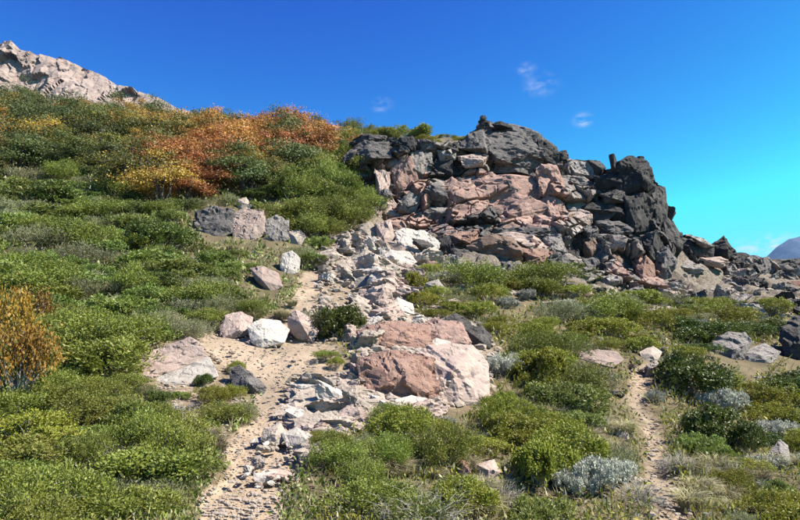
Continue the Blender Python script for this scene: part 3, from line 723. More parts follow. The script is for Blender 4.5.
def face(par, x0, x1, seed, step=.5, amp=1.0, cs=(2.6, 4, 1.9), cm=(1.05, 2, .8)):
    nx = int((x1 - x0) / step); ny = 250; xs = np.linspace(x0, x1, nx)
    tx = np.array([a for a, b in CRTOP]); tyy = np.array([b for a, b in CRTOP]); bx = np.array([a for a, b in CRBOT]); byy = np.array([b for a, b in CRBOT])
    rag = fbm(np.stack([xs / 5, xs * 0, xs * 0], 1), 3, seed) * 2.5
    top = np.interp(xs, tx, tyy) + 1.5 + np.abs(rag); bot = np.interp(xs, bx, byy) + 6
    t_ = np.linspace(0, 1, ny)[:, None]; PX = np.repeat(xs[None, :], ny, 0).ravel(); PY = (bot[None, :] + (top - bot)[None, :] * t_).ravel()
    d2 = (PX[:, None] - CRPTS[None, :, 0]) ** 2 + (1.3 * (PY[:, None] - CRPTS[None, :, 1])) ** 2 + 30
    w = d2 ** -1.6; Y = (w * CRPTS[None, :, 2]).sum(1) / w.sum(1) + .25
    rx, rz = ray(PX, PY); p = np.stack([rx * Y, Y, EYE + rz * Y], 1)
    R = np.array([[.88, 0, .47], [0, 1, 0], [-.47, 0, .88]])               # joints dip to the right
    q = p @ R.T
    off = amp * (1.0 * cell_steps(q / np.array(cs) + seed, seed) + .5 * cell_steps(q / np.array(cm) + seed, seed + 5) + .2 * cell_steps(q / .42, seed + 9) + .10 * fbm(p * 2.2, 3, seed))
    g1 = cell_gap(q / np.array(cs) + seed, seed); g2 = cell_gap(q / np.array(cm) + seed, seed + 5)
    off = off - .75 * np.clip(1 - g1 / .07, 0, 1) - .32 * np.clip(1 - g2 / .09, 0, 1)
    edge = np.clip(np.minimum(t_ * 8, 1), 0, 1) * np.ones((1, nx)); off = off * edge.ravel() * np.where(in_poly(PX, PY, SLAB), .45, 1.0) * (.35 + .65 * np.clip((1 - t_) * 9, 0, 1) * np.ones((1, nx))).ravel()
    p = p + np.stack([off * .12, -off, off * .06], 1)
    cid = np.floor(q / np.array([.9, 1.6, .7]) + seed); tone = _hash(cid[:, 0], cid[:, 1], cid[:, 2], seed) 
    tone = np.clip(.65 * tone + .5 * (cell_steps(q / np.array(cm) + seed, seed + 5) + .3), 0, 1)
    wb = fbm(p * .9, 3, 5) * 9
    pk = np.maximum.reduce([in_poly(PX + wb, PY + wb * .7, z) for z in PINKZ]); bk = np.maximum.reduce([in_poly(PX + wb, PY - wb * .7, z) for z in BLACKZ])
    # crest rolls over to the back
    g = p.reshape(ny, nx, 3); rows = [g]
    for dy, dz in ((.5, -.1), (2.0, -.8), (5, -4)): rows.append(g[-1:] + np.array([0, dy, dz]))
    g = np.concatenate(rows, 0); k = 3 * nx
    ext = lambda a: np.concatenate([a.astype(float), np.tile(a.reshape(ny, nx)[-1].astype(float), 3)])
    idx = np.arange((ny + 3) * nx).reshape(ny + 3, nx)
    f = np.stack([idx[:-1, :-1].ravel(), idx[:-1, 1:].ravel(), idx[1:, 1:].ravel(), idx[1:, :-1].ravel()], 1)
    return link('rock_face', mk_mesh('rock_face', g.reshape(-1, 3) - np.array(par.location), f, M['cliff'], attrs={'pinkness': ('POINT', ext(pk)), 'blackness': ('POINT', ext(bk)), 'tone': ('POINT', ext(tone))}), (0, 0, 0), par)
face(cliff, 342, 600, 3); face(crag, 596, 690, 14, .45, 1.0, (1.5, 4, 3.4), (.7, 2, 1.5)); face(rib, 684, 850, 25, .6, 1.0, (1.7, 4, 2.2), (.8, 2, 1.0))
def fill(par, pl, count, mats, wts, smin, smax, seed, push=.1):
    """broken blocks wedged over the whole face of a crag"""
    rng = np.random.default_rng(seed); xs = [p[0] for p in pl]; ys = [p[1] for p in pl]; k = 0
    while k < count:
        px = rng.uniform(min(xs), max(xs), 60); py = rng.uniform(min(ys), max(ys), 60)
        ok = in_poly(px, py, pl); px, py = px[ok], py[ok]
        for px_, py_ in zip(px, py):
            if py_ < np.interp(px_, [a for a, b in CRTOP], [b for a, b in CRTOP]) + 7: continue
            s = smin * (smax / smin) ** (rng.uniform() ** 1.6)
            mt = rng.choice(mats, p=np.array(wts) / sum(wts)); i = int(rng.integers(len(PROTO)))
            d2 = (px_ - CRPTS[:, 0]) ** 2 + (1.3 * (py_ - CRPTS[:, 1])) ** 2 + 30; w = d2 ** -1.6; h = P(px_, py_, float((w * CRPTS[:, 2]).sum() / w.sum()) + .3)
            loc = h + np.array([0, s * push, s * .1]) - np.array(par.location)
            own_mat(link('rock_block', proto_mesh(i, mt), loc, par, rot=tuple(rng.uniform(-.6, .6, 2)) + (rng.uniform(0, 6.28),),
                 scale=(s * rng.uniform(.7, 1.3), s * rng.uniform(.7, 1.2), s * rng.uniform(.55, 1.15))), mt)
            k += 1
            if k >= count: break
fill(cliff, CRAG_A, 60, ['pink', 'grey', 'dark', 'pinkpale', 'lgrey', 'char'], [2, 3, 3, 2, 2, 1.5], .3, 1.3, 5)
fill(crag, CRAG_B, 40, ['dark', 'char', 'grey', 'lgrey', 'brown'], [4, 3, 3, 2, .8], .3, 1.4, 6)
fill(rib, CRAG_C, 110, ['dark', 'char', 'grey', 'lgrey', 'pinkpale'], [3, 2, 3, 2.5, 1], .3, 1.5, 8)

# stones set on the crest
def on_crest(outline, Y, mat, label, group=None):
    return hull_rock('crest_stone', mat, outline, Y, None, .4, .9, 3, .8, label=label, cat='stone', group=group)
on_crest("478,121 484,119 490,121 490,126 480,126", 33.4, 'char', 'dark flat stone lying on the highest point of the cliff')
on_crest("480,116 484,115 487,118 485,121 480,121", 33.4, 'dark', 'small upright stone balanced on a flat stone on the cliff top')

# ------------------------------------------------------------------ far ridge on the left, far mountain on the right
def far_ridge():
    top = [(-320, 10), (-160, 30), (-60, 40), (0, 45), (14, 43), (24, 53), (40, 55), (62, 58), (84, 66), (104, 76), (118, 86), (140, 92), (158, 99), (172, 105), (190, 112), (260, 130)]
    Y0 = 150.0; n, m = 460, 96
    xs = np.linspace(-320, 250, n); ty = np.interp(xs, [a for a, b in top], [b for a, b in top])
    tt = np.linspace(0, 1, m)
    rx, _ = ray(xs, ty); ztop = EYE + ray(xs, ty)[1] * Y0
    X = np.repeat((rx * Y0)[None, :], m, 0)
    zb = ztop - 34
    Z = zb[None, :] + (ztop - zb)[None, :] * tt[:, None]
    Yv = Y0 - 20 * (1 - tt[:, None]) + 0 * X
    p = np.stack([X.ravel(), Yv.ravel(), Z.ravel()], 1)
    off = cell_steps(p / np.array([5., 6., 11.]) + fbm(p / 6, 2, 3)[:, None] * .3, 3) * 2.0 + cell_steps(p / np.array([1.8, 2.5, 3.4]), 8) * .6 + fbm(p / 1.2, 3, 4) * .3 + fbm(p / np.array([9, 9, 30.]), 3, 6) * 3
    taper = np.clip(tt * 5, 0, 1)
    Yv = Yv - (off.reshape(m, n)); Z = Z + off.reshape(m, n) * .08
    # crest and back slope
    Xb = X[-1:]; Yb = Yv[-1:] + 30; Zb = Z[-1:] - 14
    X = np.vstack([X, Xb]); Yv = np.vstack([Yv, Yb]); Z = np.vstack([Z, Zb])
    idx = np.arange((m + 1) * n).reshape(m + 1, n)
    f = np.stack([idx[:-1, :-1].ravel(), idx[:-1, 1:].ravel(), idx[1:, 1:].ravel(), idx[1:, :-1].ravel()], 1)
    v = np.stack([X.ravel(), Yv.ravel(), Z.ravel()], 1); org = np.array([v[:, 0].mean(), 150, v[:, 2].min()])
    o = link('rock_ridge', mk_mesh('rock_ridge', v - org, f, M['ridge']), org)
    tag(o, 'long pale pinkish grey rock ridge on the skyline beyond the wooded slope', 'ridge')
far_ridge()

def far_mountain():
    T = NT('haze_tinted_mountain_rock'); g = T.n('NewGeometry'); 
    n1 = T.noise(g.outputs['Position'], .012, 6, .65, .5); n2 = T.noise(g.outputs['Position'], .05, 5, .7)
    col = T.mix(T.rng(n1, .4, .6), (.028, .045, .08), (.05, .07, .11))  # distance haze is painted in as blue rock colour
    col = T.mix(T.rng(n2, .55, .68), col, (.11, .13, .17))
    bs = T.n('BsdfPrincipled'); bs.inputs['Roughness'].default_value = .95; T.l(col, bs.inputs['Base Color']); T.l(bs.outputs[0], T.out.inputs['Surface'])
    Y0 = 3200.0; n, m = 260, 90
    top = [(700, 300), (740, 275), (766, 257), (778, 245), (790, 237), (800, 235), (830, 222), (880, 235), (960, 215), (1060, 250), (1160, 290)]
    xs = np.linspace(690, 1160, n); ty = np.interp(xs, [a for a, b in top], [b for a, b in top])
    rx, rz = ray(xs, ty); x = rx * Y0; zt = EYE + rz * Y0
    s = np.linspace(-1, 1, m)
    X = np.repeat(x[None, :], m, 0); Yv = Y0 + s[:, None] * 1200 + 0 * X
    Z = -60 + (zt[None, :] + 60) * (1 - np.abs(s[:, None])) ** 1.15
    p = np.stack([X.ravel(), Yv.ravel(), 0 * X.ravel()], 1)
    rg = 1 - 2 * np.abs(fbm(p / 260, 5, 77)); Z = Z + ((rg - .5) * 70).reshape(m, n) * (np.abs(s[:, None]) ** .6)
    idx = np.arange(m * n).reshape(m, n)
    f = np.stack([idx[:-1, :-1].ravel(), idx[:-1, 1:].ravel(), idx[1:, 1:].ravel(), idx[1:, :-1].ravel()], 1)
    v = np.stack([X.ravel(), Yv.ravel(), Z.ravel()], 1); org = np.array([x.mean(), Y0, -60])
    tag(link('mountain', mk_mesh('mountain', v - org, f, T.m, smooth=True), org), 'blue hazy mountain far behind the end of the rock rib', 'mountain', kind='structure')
far_mountain()

# ------------------------------------------------------------------ boulders
BOULD = []            # (px, py, radius px) kept clear of shrubs
def boulder(mat, outline, label, ridge=None, rd=.35, back=.7, sub=4, rough=.5, cat='boulder', group=None, Y=None, name='boulder'):
    pl = np.array(poly(outline)); bx = pl[:, 0].mean(); by = pl[:, 1].max()
    if Y is None: Y = hit(bx, by - .12 * np.ptp(pl[:, 1]))[0][1]
    BOULD.append((bx, pl[:, 1].mean(), np.ptp(pl[:, 0]) / 2, np.ptp(pl[:, 1]) / 2))
    size = math.sqrt(np.ptp(pl[:, 0]) * np.ptp(pl[:, 1])) * Y / FPX; cc = pl.mean(0); outline = cc + (pl - cc) * 1.07; rough *= .65
    return hull_rock(name, mat, outline, Y + .2 * size, ridge, rd, back, sub, rough, label=label, cat=cat, group=group, below=.25 * size, lean=.75)
boulder('pinkpale', "131,362 150,352 188,339 200,346 207,358 184,368 150,378 138,380", 'large flat pinkish grey boulder split by a crack beside the path', (150, 372), .25, 1.0, 5, .5)
boulder('white', "150,380 186,366 208,358 216,376 188,388 162,385", 'pale slab wedged below the large cracked pinkish boulder', (185, 384), .3, .8, 4, .5)
boulder('pinkpale', "221,328 226,316 240,312 252,318 250,332 236,338 224,337", 'pinkish grey stone at the inner bend of the path', (240, 330), .4)
boulder('white', "248,326 262,319 280,321 288,330 284,342 262,347 252,342", 'bright white topped boulder with a dark side beside the sandy path', (262, 338), .35, .9, 4, .4)
boulder('pinkpale', "288,318 296,311 308,316 318,330 312,342 298,338 290,330", 'leaning pinkish boulder with dark left side on the path edge', (300, 322), .4)
boulder('white', "282,254 292,251 300,258 299,272 286,276 281,268", 'upright white boulder at the top of the sandy path', (288, 268), .35)
boulder('pinkpale', "250,268 262,266 278,274 282,286 272,292 258,282", 'pale wedge shaped boulder poking out of green shrubs above the path', (262, 280), .35)
boulder('grey', "230,368 240,366 254,376 266,388 262,395 236,390 230,380", 'dark grey wedge stone sitting in the sand of the path', (250, 384), .4)
boulder('white', "396,232 405,228 424,232 439,243 436,253 428,262 410,262 398,258", 'large white block with a dark gash at the foot of the cliff', (402, 250), .25, .8, 5, .5, Y=23.4)
boulder('dark', "412,238 424,240 434,246 424,248 414,244", 'dark lichened scar stone on the large white block', None, .3, .6, 3, .8, cat='stone', Y=23.0)
boulder('white', "384,256 392,250 408,252 416,262 408,267 390,266", 'rounded white stone in front of the large white block', (396, 262), .4)
boulder('pale', "378,268 398,266 412,270 406,280 384,280", 'flat pale slab lying under the rounded white stone', (392, 276), .35)
boulder('white', "388,306 398,298 412,304 414,314 402,316 392,312", 'speckled white block with a dark left face in the scree', (402, 310), .4)
boulder('pale', "352,258 366,250 378,256 376,272 362,276 352,268", 'big pale block in the scree above the round shrub', (362, 268), .4)
boulder('pinkpale', "340,240 352,236 362,242 360,250 346,252", 'pinkish stone near the top of the scree', None)
boulder('pale', "358,226 370,222 378,230 376,240 362,240", 'pale stone against the foot of the green bank', None)
boulder('pinkpale', "376,224 390,220 394,236 386,248 378,240", 'tall pinkish stone left of the large white block', (384, 238), .4)
boulder('pale', "336,262 350,258 356,268 348,276 336,272", 'pale block beside the head of the path', None)
boulder('lgrey', "352,276 376,274 384,284 370,292 354,288", 'grey slab lying flat in the middle of the scree', None)
boulder('pinkpale', "360,290 378,288 384,298 368,304 358,298", 'pinkish slab in the scree right of the round shrub', None)
boulder('red', "360,330 378,323 404,322 428,326 432,346 404,352 364,350", 'long red brown block forming the upper step of the rock outcrop', (390, 338), .3, .8, 5, .9)
boulder('pink', "414,326 438,319 462,323 470,342 448,352 416,350", 'pink block at the right end of the upper rock step', (440, 336), .3, .8, 4, .7)
boulder('red', "360,362 378,353 408,352 434,360 436,398 400,404 364,398", 'red brown wall block below the white wedge stone', (396, 376), .3, .8, 5, .9)
boulder('pinkpale', "416,352 446,345 472,346 486,362 488,400 460,407 420,404", 'large pale pink pitted boulder right of the red wall block', (452, 372), .3, .8, 5, .5)
boulder('white', "423,346 436,338 450,342 448,348 426,354", 'small white wedge stone on top of the rock outcrop', (436, 348), .4, .7, 3, .4, Y=None)
boulder('dark', "442,320 456,314 470,322 474,336 458,338 446,332", 'charcoal boulder behind the pink step block', (456, 330), .4)
boulder('dark', "466,330 482,326 492,336 490,348 474,350", 'charcoal boulder among yellow green shrubs by the outcrop', (480, 340), .4)
boulder('lgrey', "440,318 452,314 460,318 448,322", 'light grey flat stone capping the charcoal boulder', None, .3, .7, 3, cat='stone')
boulder('pale', "290,400 306,391 330,388 344,394 338,404 306,412 292,410", 'long pale slab ledge across the edge of the path', (320, 404), .25, .8, 4, .6)
boulder('pale', "294,420 310,414 334,412 342,418 326,428 300,432", 'pale slab lying below the long slab ledge', (316, 426), .25, .8, 4, .6)
boulder('white', "396,400 412,395 430,400 434,408 414,411 398,408", 'flat white slab at the foot of the pitted boulder', (416, 407), .3)
boulder('white', "322,394 336,388 346,392 340,400", 'white stone resting at the end of the long slab ledge', None, .3, .7, 3, cat='stone')
boulder('white', "282,434 296,428 312,436 310,448 290,450", 'pale block at the side of the lower path', None)
boulder('pale', "264,428 280,424 288,436 276,446 262,440", 'pale sandy coloured stone set in the lower path', None)
boulder('white', "254,474 276,471 280,478 262,483 254,481", 'flat white stone lying on the lower path', None, .3, .7, 3)
boulder('pinkpale', "577,352 598,350 616,352 622,360 612,367 592,364 580,358", 'pinkish flat rock jutting out from under a shrub with deep shade below', (600, 364), .4, 1.0, 4, .5)
boulder('lgrey', "714,342 728,334 744,333 750,342 744,358 730,362 718,354", 'grey rock streaked with white among dark green shrubs', (734, 350), .4, .8, 4, 1.0)
boulder('dark', "782,328 796,318 812,322 816,350 804,364 786,356", 'big black boulder at the right end of the shrubby slope', (800, 340), .4, .8, 4, .9)
boulder('lgrey', "742,352 764,344 780,352 770,364 748,364", 'pale grey slab between the white streaked rock and the black boulder', None)
boulder('pale', "616,428 622,424 630,430 628,440 618,440", 'small upright pale stone at the edge of the side path', None, .3, .7, 3, cat='stone')
boulder('red', "456,464 462,458 470,464 472,476 460,478", 'small reddish upright stone among low grass', None, .3, .7, 3, cat='stone')
boulder('pinkpale', "476,464 494,460 500,472 488,480 476,474", 'small pinkish stone beside the reddish upright stone', None, .3, .7, 3, cat='stone')
boulder('pale', "640,352 652,346 662,352 656,362 644,362", 'largest pale stone at the top of the side path', None, .3, .7, 3, cat='stone')
boulder('lgrey', "426,284 438,280 446,290 440,302 430,298", 'grey hollowed stone half hidden in yellow green shrubs', None)
boulder('white', "464,268 472,276 470,284 464,282", 'thin white edged stone poking out of the cushion shrubs', None, .3, .7, 3, cat='stone')
boulder('pinkpale', "232,214 246,209 262,212 264,234 248,242 234,238", 'square pinkish grey rock block under the orange trees', (244, 232), .3, .8, 5, .9)
boulder('grey', "196,212 214,206 232,210 234,232 214,238 198,230", 'grey rock face left of the square block under the orange trees', (222, 226), .3, .8, 4, 1.0)
boulder('lgrey', "264,222 276,216 288,220 290,238 274,244 264,238", 'grey rock right of the square block on the wooded bank', (274, 234), .3, .8, 4, .9)
boulder('pale', "288,232 300,230 306,238 300,246 290,244", 'pale stone at the end of the rock band below the trees', None)
boulder('pale', "238,200 246,197 252,206 246,212 238,210", 'pale stone perched on the square block under the trees', None, .3, .7, 3, cat='stone')
boulder('lgrey', "770,452 780,440 788,446 790,464 776,468", 'grey pinkish stone in dark shrubs of the lower right slope', None)

# ------------------------------------------------------------------ loose stones of the scree and along the path
def scatter_in(pl, count, seed, smin, smax, power=2.0):
    rng = np.random.default_rng(seed); xs = [p[0] for p in pl]; ys = [p[1] for p in pl]; out = []
    while len(out) < count:
        px = rng.uniform(min(xs), max(xs), 80); py = rng.uniform(min(ys), max(ys), 80)
        ok = in_poly(px, py, pl)
        for h in hit(px[ok], py[ok]):
            if np.isnan(h[0]): continue
            out.append((h, smin * (smax / smin) ** (rng.uniform() ** power)))
            if len(out) >= count: break
    return out, rng
def loose(pl, count, seed, smin, smax, mats, wts, label, group, power=2.0):
    nm = 'scree_stone' if 'chute' in group else 'rubble_stone' if 'outcrop' in group else 'talus_stone' if 'rib' in group or 'cliff' in group else 'path_stone' if 'path' in group else 'slope_stone'
    items, rng = scatter_in(pl, count, seed, smin, smax, power)
    for h, s in items:
        qx, qy = project(*[np.array([v_]) for v_ in h])
        if any(((qx[0] - bx) / (hw * .8)) ** 2 + ((qy[0] - by - hh * .3) / (hh * .9 + 1)) ** 2 < 1 and s > .12 for bx, by, hw, hh in BOULD): continue
        i = int(rng.integers(len(PROTO))); mt = rng.choice(mats, p=np.array(wts) / sum(wts))
        fl = rng.uniform(.4, .85)
        o = link(nm, proto_mesh(i, mt), (h[0], h[1], h[2] + s * fl * .18), None,
                 rot=(rng.uniform(-.35, .35), rng.uniform(-.35, .35), rng.uniform(0, 6.28)), scale=(s * rng.uniform(.8, 1.4), s * rng.uniform(.7, 1.1), s * fl))
        own_mat(o, mt); tag(o, label, 'stone', group)
UP = poly("318,262 340,238 368,222 396,226 440,262 424,276 402,300 404,318 380,322 352,312 340,280 322,284")
MID = poly("352,312 380,320 404,318 420,320 440,330 420,344 366,350 340,346")
LOW = poly("350,352 366,350 366,396 430,402 436,418 372,420 340,424 300,440 296,420 290,404 340,388 356,376")
PSIDE = poly("306,430 340,424 330,446 300,470 276,486 250,500 236,470 262,440 286,410")
loose(UP, 255, 41, .14, 1.15, ['pale', 'white', 'pinkpale', 'lgrey', 'pink'], [4, 1.6, 4, 1, .6], 'pale angular stone in the scree chute between cliff and shrubs', 'stones of the scree chute', 1.6)
loose(MID, 105, 42, .12, .6, ['pale', 'white', 'pinkpale', 'grey'], [4, 3, 3, 1], 'pale broken stone lying on or beside the red stepped outcrop', 'stones around the stepped outcrop')
loose(LOW, 170, 43, .06, .55, ['pale', 'white', 'pinkpale'], [4, 1.5, 3], 'pale stone in the rubble between the path and the red wall block', 'rubble stones below the outcrop')
loose(PSIDE, 26, 44, .05, .22, ['pale', 'white', 'pinkpale'], [4, 3, 2], 'pale stone half set in the sand of the lower path', 'stones of the lower path')
loose(poly("664,288 850,290 850,318 720,320 650,310"), 150, 45, .2, 1.1, ['lgrey', 'pale', 'grey', 'dark'], [4, 2, 2, 2], 'light grey stone on the shrub edge below the broken rock rib', 'stones below the rock rib')
loose(poly("636,346 664,340 660,372 640,392 630,372"), 12, 46, .12, .4, ['pale', 'pinkpale', 'lgrey'], [3, 2, 1], 'pale stone at the upper end of the side path', 'stones of the side path')
loose(BANK, 16, 47, .08, .26, ['pinkpale', 'grey', 'pale'], [2, 2, 2], 'small stone on the bare grey bank below the cracked boulder', 'stones of the bare bank')
loose(poly("440,262 480,268 560,274 640,292 700,296 700,308 640,308 560,298 470,286"), 85, 48, .2, .9, ['lgrey', 'grey', 'pinkpale', 'dark'], [3, 2, 2, 1.5], 'fallen stone in the shrubs at the foot of the cliff', 'stones fallen from the cliff')

loose(poly("500,300 640,312 760,322 800,330 800,420 700,400 640,400 560,420 480,420 500,360"), 34, 49, .12, .5, ['pale', 'lgrey', 'pinkpale', 'dark'], [3, 3, 2, 1], 'stone half hidden among shrubs of the slope right of the outcrop', 'stones of the right slope')
loose(poly("420,440 640,440 640,510 420,510"), 14, 50, .06, .2, ['pale', 'pinkpale'], [3, 2], 'small pale stone in the low growth below the pitted boulder', 'stones of the lower slope')
loose(poly("20,220 220,220 240,300 150,330 40,330"), 10, 51, .15, .4, ['lgrey', 'pinkpale'], [3, 2], 'stone showing through the heath of the left slope', 'stones of the heath')
def slabs(pl, count, seed, smin, smax, label, group):
    items, rng = scatter_in(pl, count, seed, smin, smax, 1.3)
    for h, s in items:
        i = int(rng.integers(len(PROTO))); mt = rng.choice(['pale', 'white', 'pinkpale'], p=[.5, .25, .25])
        o = link('flat_stone', proto_mesh(i, mt), (h[0], h[1], h[2] + s * .03), None, rot=(rng.uniform(-.1, .3), rng.uniform(-.25, .25), rng.uniform(0, 6.28)), scale=(s * rng.uniform(1.0, 1.5), s * rng.uniform(.7, 1.1), s * rng.uniform(.22, .34)))
        own_mat(o, mt); tag(o, label, 'stone', group)
slabs(poly("290,392 352,378 366,400 430,406 436,420 372,420 330,432 296,436"), 26, 60, .22, .5, 'flat pale slab in the rubble spilling from the outcrop to the path', 'slabs of the rubble')
slabs(poly('396,296 424,276 470,300 500,330 470,330 420,318'), 12, 63, .3, .8, 'flat pale slab spilled into the yellow green cushion shrubs', 'slabs among the cushions')
loose(poly("230,352 300,340 340,356 330,384 280,400 250,398 240,376"), 26, 52, .04, .15, ['pale', 'pinkpale', 'grey'], [3, 2, 1], 'small stone bedded in the wide sandy part of the path', 'stones of the wide path')
loose(poly("296,280 326,272 318,300 296,318"), 9, 53, .08, .2, ['pale', 'pinkpale'], [3, 2], 'stone in the narrow top of the sandy path', 'stones of the path top')
loose(poly("292,384 352,372 366,398 420,404 420,420 350,430 300,434"), 34, 54, .16, .5, ['pale', 'white', 'pinkpale'], [4, 2, 3], 'chunky pale stone in the rubble spilling from the outcrop to the path', 'chunky stones below the outcrop', 1.2)
loose(poly("330,250 372,224 398,230 404,262 424,278 402,302 404,320 366,322 352,300"), 70, 55, .35, 1.1, ['pale', 'white', 'pinkpale'], [4, 2, 3], 'chunky pale block in the scree chute', 'chunky blocks of the scree chute', 1.2)
slabs(poly("262,420 300,420 300,462 270,490 246,480"), 9, 61, .14, .32, 'flat pale slab forming a step of the lower path', 'slabs of the lower path')
slabs(poly("336,246 372,226 394,232 400,262 424,276 400,300 370,300 340,272"), 22, 62, .45, 1.0, 'flat pale slab lying in the scree chute', 'slabs of the scree chute')
def gravel():
    rng = np.random.default_rng(77); vs = []; fs = []; off = 0; iv, jf = ico(1)
    for pl, cnt, a, b in ((PATH, 1300, .008, .035), (SCREE, 4200, .015, .15), (PATH2, 160, .012, .045), (BANK, 700, .012, .05), (poly('440,262 560,272 640,290 850,290 850,320 640,312 560,300 460,290'), 2200, .04, .22)):
        xs = [p[0] for p in pl]; ys = [p[1] for p in pl]
        px = rng.uniform(min(xs), max(xs), cnt * 4); py = rng.uniform(min(ys), min(max(ys), 530), cnt * 4)
        ok = in_poly(px, py, pl); px = px[ok][:cnt]; py = py[ok][:cnt]
        h = hit(px, py); h = h[~np.isnan(h[:, 0])]
        for q in h:
            s = a * (b / a) ** (rng.uniform() ** 1.5)
            v = iv * rng.uniform(.7, 1.2, (len(iv), 1)) * s * np.array([rng.uniform(.7, 1.3), rng.uniform(.7, 1.2), rng.uniform(.4, .8)])
            vs.append(v + q + np.array([0, 0, s * .1])); fs.append(jf + off); off += len(iv)
    tag(link('gravel', mk_mesh('gravel', np.concatenate(vs), np.concatenate(fs), M['pale'])), 'small pale gravel strewn over paths and scree', 'gravel', kind='stuff')
gravel()

# ------------------------------------------------------------------ plants
M['heath'] = leaf_mat('heath_leaf', (.11, .15, .032), (.28, .34, .075), (.46, .45, .22), .20)
M['leafy'] = leaf_mat('bright_leaf', (.10, .13, .022), (.30, .325, .06), (.44, .41, .17), .15)
M['cushion'] = leaf_mat('cushion_leaf', (.13, .15, .018), (.34, .335, .045), (.42, .36, .10), .14)
M['darkleaf'] = leaf_mat('dark_leaf', (.042, .066, .012), (.14, .17, .028), (.25, .25, .06), .10, .25, .45)
M['greyleaf'] = leaf_mat('silver_leaf', (.34, .34, .30), (.54, .54, .50), (.62, .60, .57), .2, .2, .8)
M['sageleaf'] = leaf_mat('sage_leaf', (.18, .19, .09), (.38, .38, .22), (.56, .53, .38), .22, .25, .7)
M['dry'] = leaf_mat('dry_grass', (.30, .26, .15), (.46, .41, .26), (.55, .50, .37), .2, .3, .8)
M['treegreen'] = leaf_mat('tree_green_leaf', (.05, .075, .022), (.15, .175, .042), (.27, .20, .04), .08)
M['treeolive'] = leaf_mat('tree_olive_leaf', (.09, .10, .022), (.25, .215, .045), (.42, .26, .04), .16)
M['treeochre'] = leaf_mat('tree_ochre_leaf', (.24, .14, .03), (.54, .31, .06), (.24, .21, .05), .14)
M['treeorange'] = leaf_mat('tree_orange_leaf', (.30, .125, .035), (.58, .265, .08), (.26, .22, .06), .10)
M['yellow'] = leaf_mat('golden_leaf', (.26, .16, .03), (.58, .37, .055), (.17, .19, .045), .30)
M['twig'] = bark_mat('grey_twig', (.20, .175, .15), (.32, .29, .26))
M['paletwig'] = bark_mat('bleached_twig', (.22, .195, .16), (.38, .35, .30))
M['bark'] = bark_mat('dark_bark', (.045, .037, .032), (.10, .085, .075))

def leaves(c, d, size, wid, rng, face=None):
    """diamond leaves at c pointing along d, their blades turned towards face"""
    n = len(c); d = d / np.linalg.norm(d, axis=1, keepdims=True); wid = np.reshape(wid, (-1, 1))
    s = np.cross(d, rng.normal(0, 1, (n, 3)) if face is None else face + rng.normal(0, .42, (n, 3))); s /= np.linalg.norm(s, axis=1, keepdims=True)
    L = (size * rng.uniform(.6, 1.35, n))[:, None]; nn = np.cross(d, s)
    v = np.stack([c, c + d * L * .5 + s * L * wid + nn * L * .08, c + d * L, c + d * L * .5 - s * L * wid + nn * L * .08], 1).reshape(-1, 3)
    return v, np.arange(4 * n).reshape(n, 4)
def tubes(paths, r0, r1, k=3):
    vs = []; fs = []; off = 0
    for pts, ra, rb in zip(paths, r0, r1):
        pts = np.asarray(pts); m = len(pts)
        for i in range(m):
            t_ = pts[min(i + 1, m - 1)] - pts[max(i - 1, 0)]; t_ = t_ / (np.linalg.norm(t_) + 1e-9)
            a = np.cross(t_, (.31, .95, .1)); a /= np.linalg.norm(a) + 1e-9; b = np.cross(t_, a); r = ra + (rb - ra) * i / (m - 1)
            for j in range(k):
                g = 2 * math.pi * j / k; vs.append(pts[i] + r * (math.cos(g) * a + math.sin(g) * b))
        for i in range(m - 1):
            for j in range(k):
                fs.append((off + i * k + j, off + i * k + (j + 1) % k, off + (i + 1) * k + (j + 1) % k, off + (i + 1) * k + j))
        off += m * k
    return np.array(vs), np.array(fs)

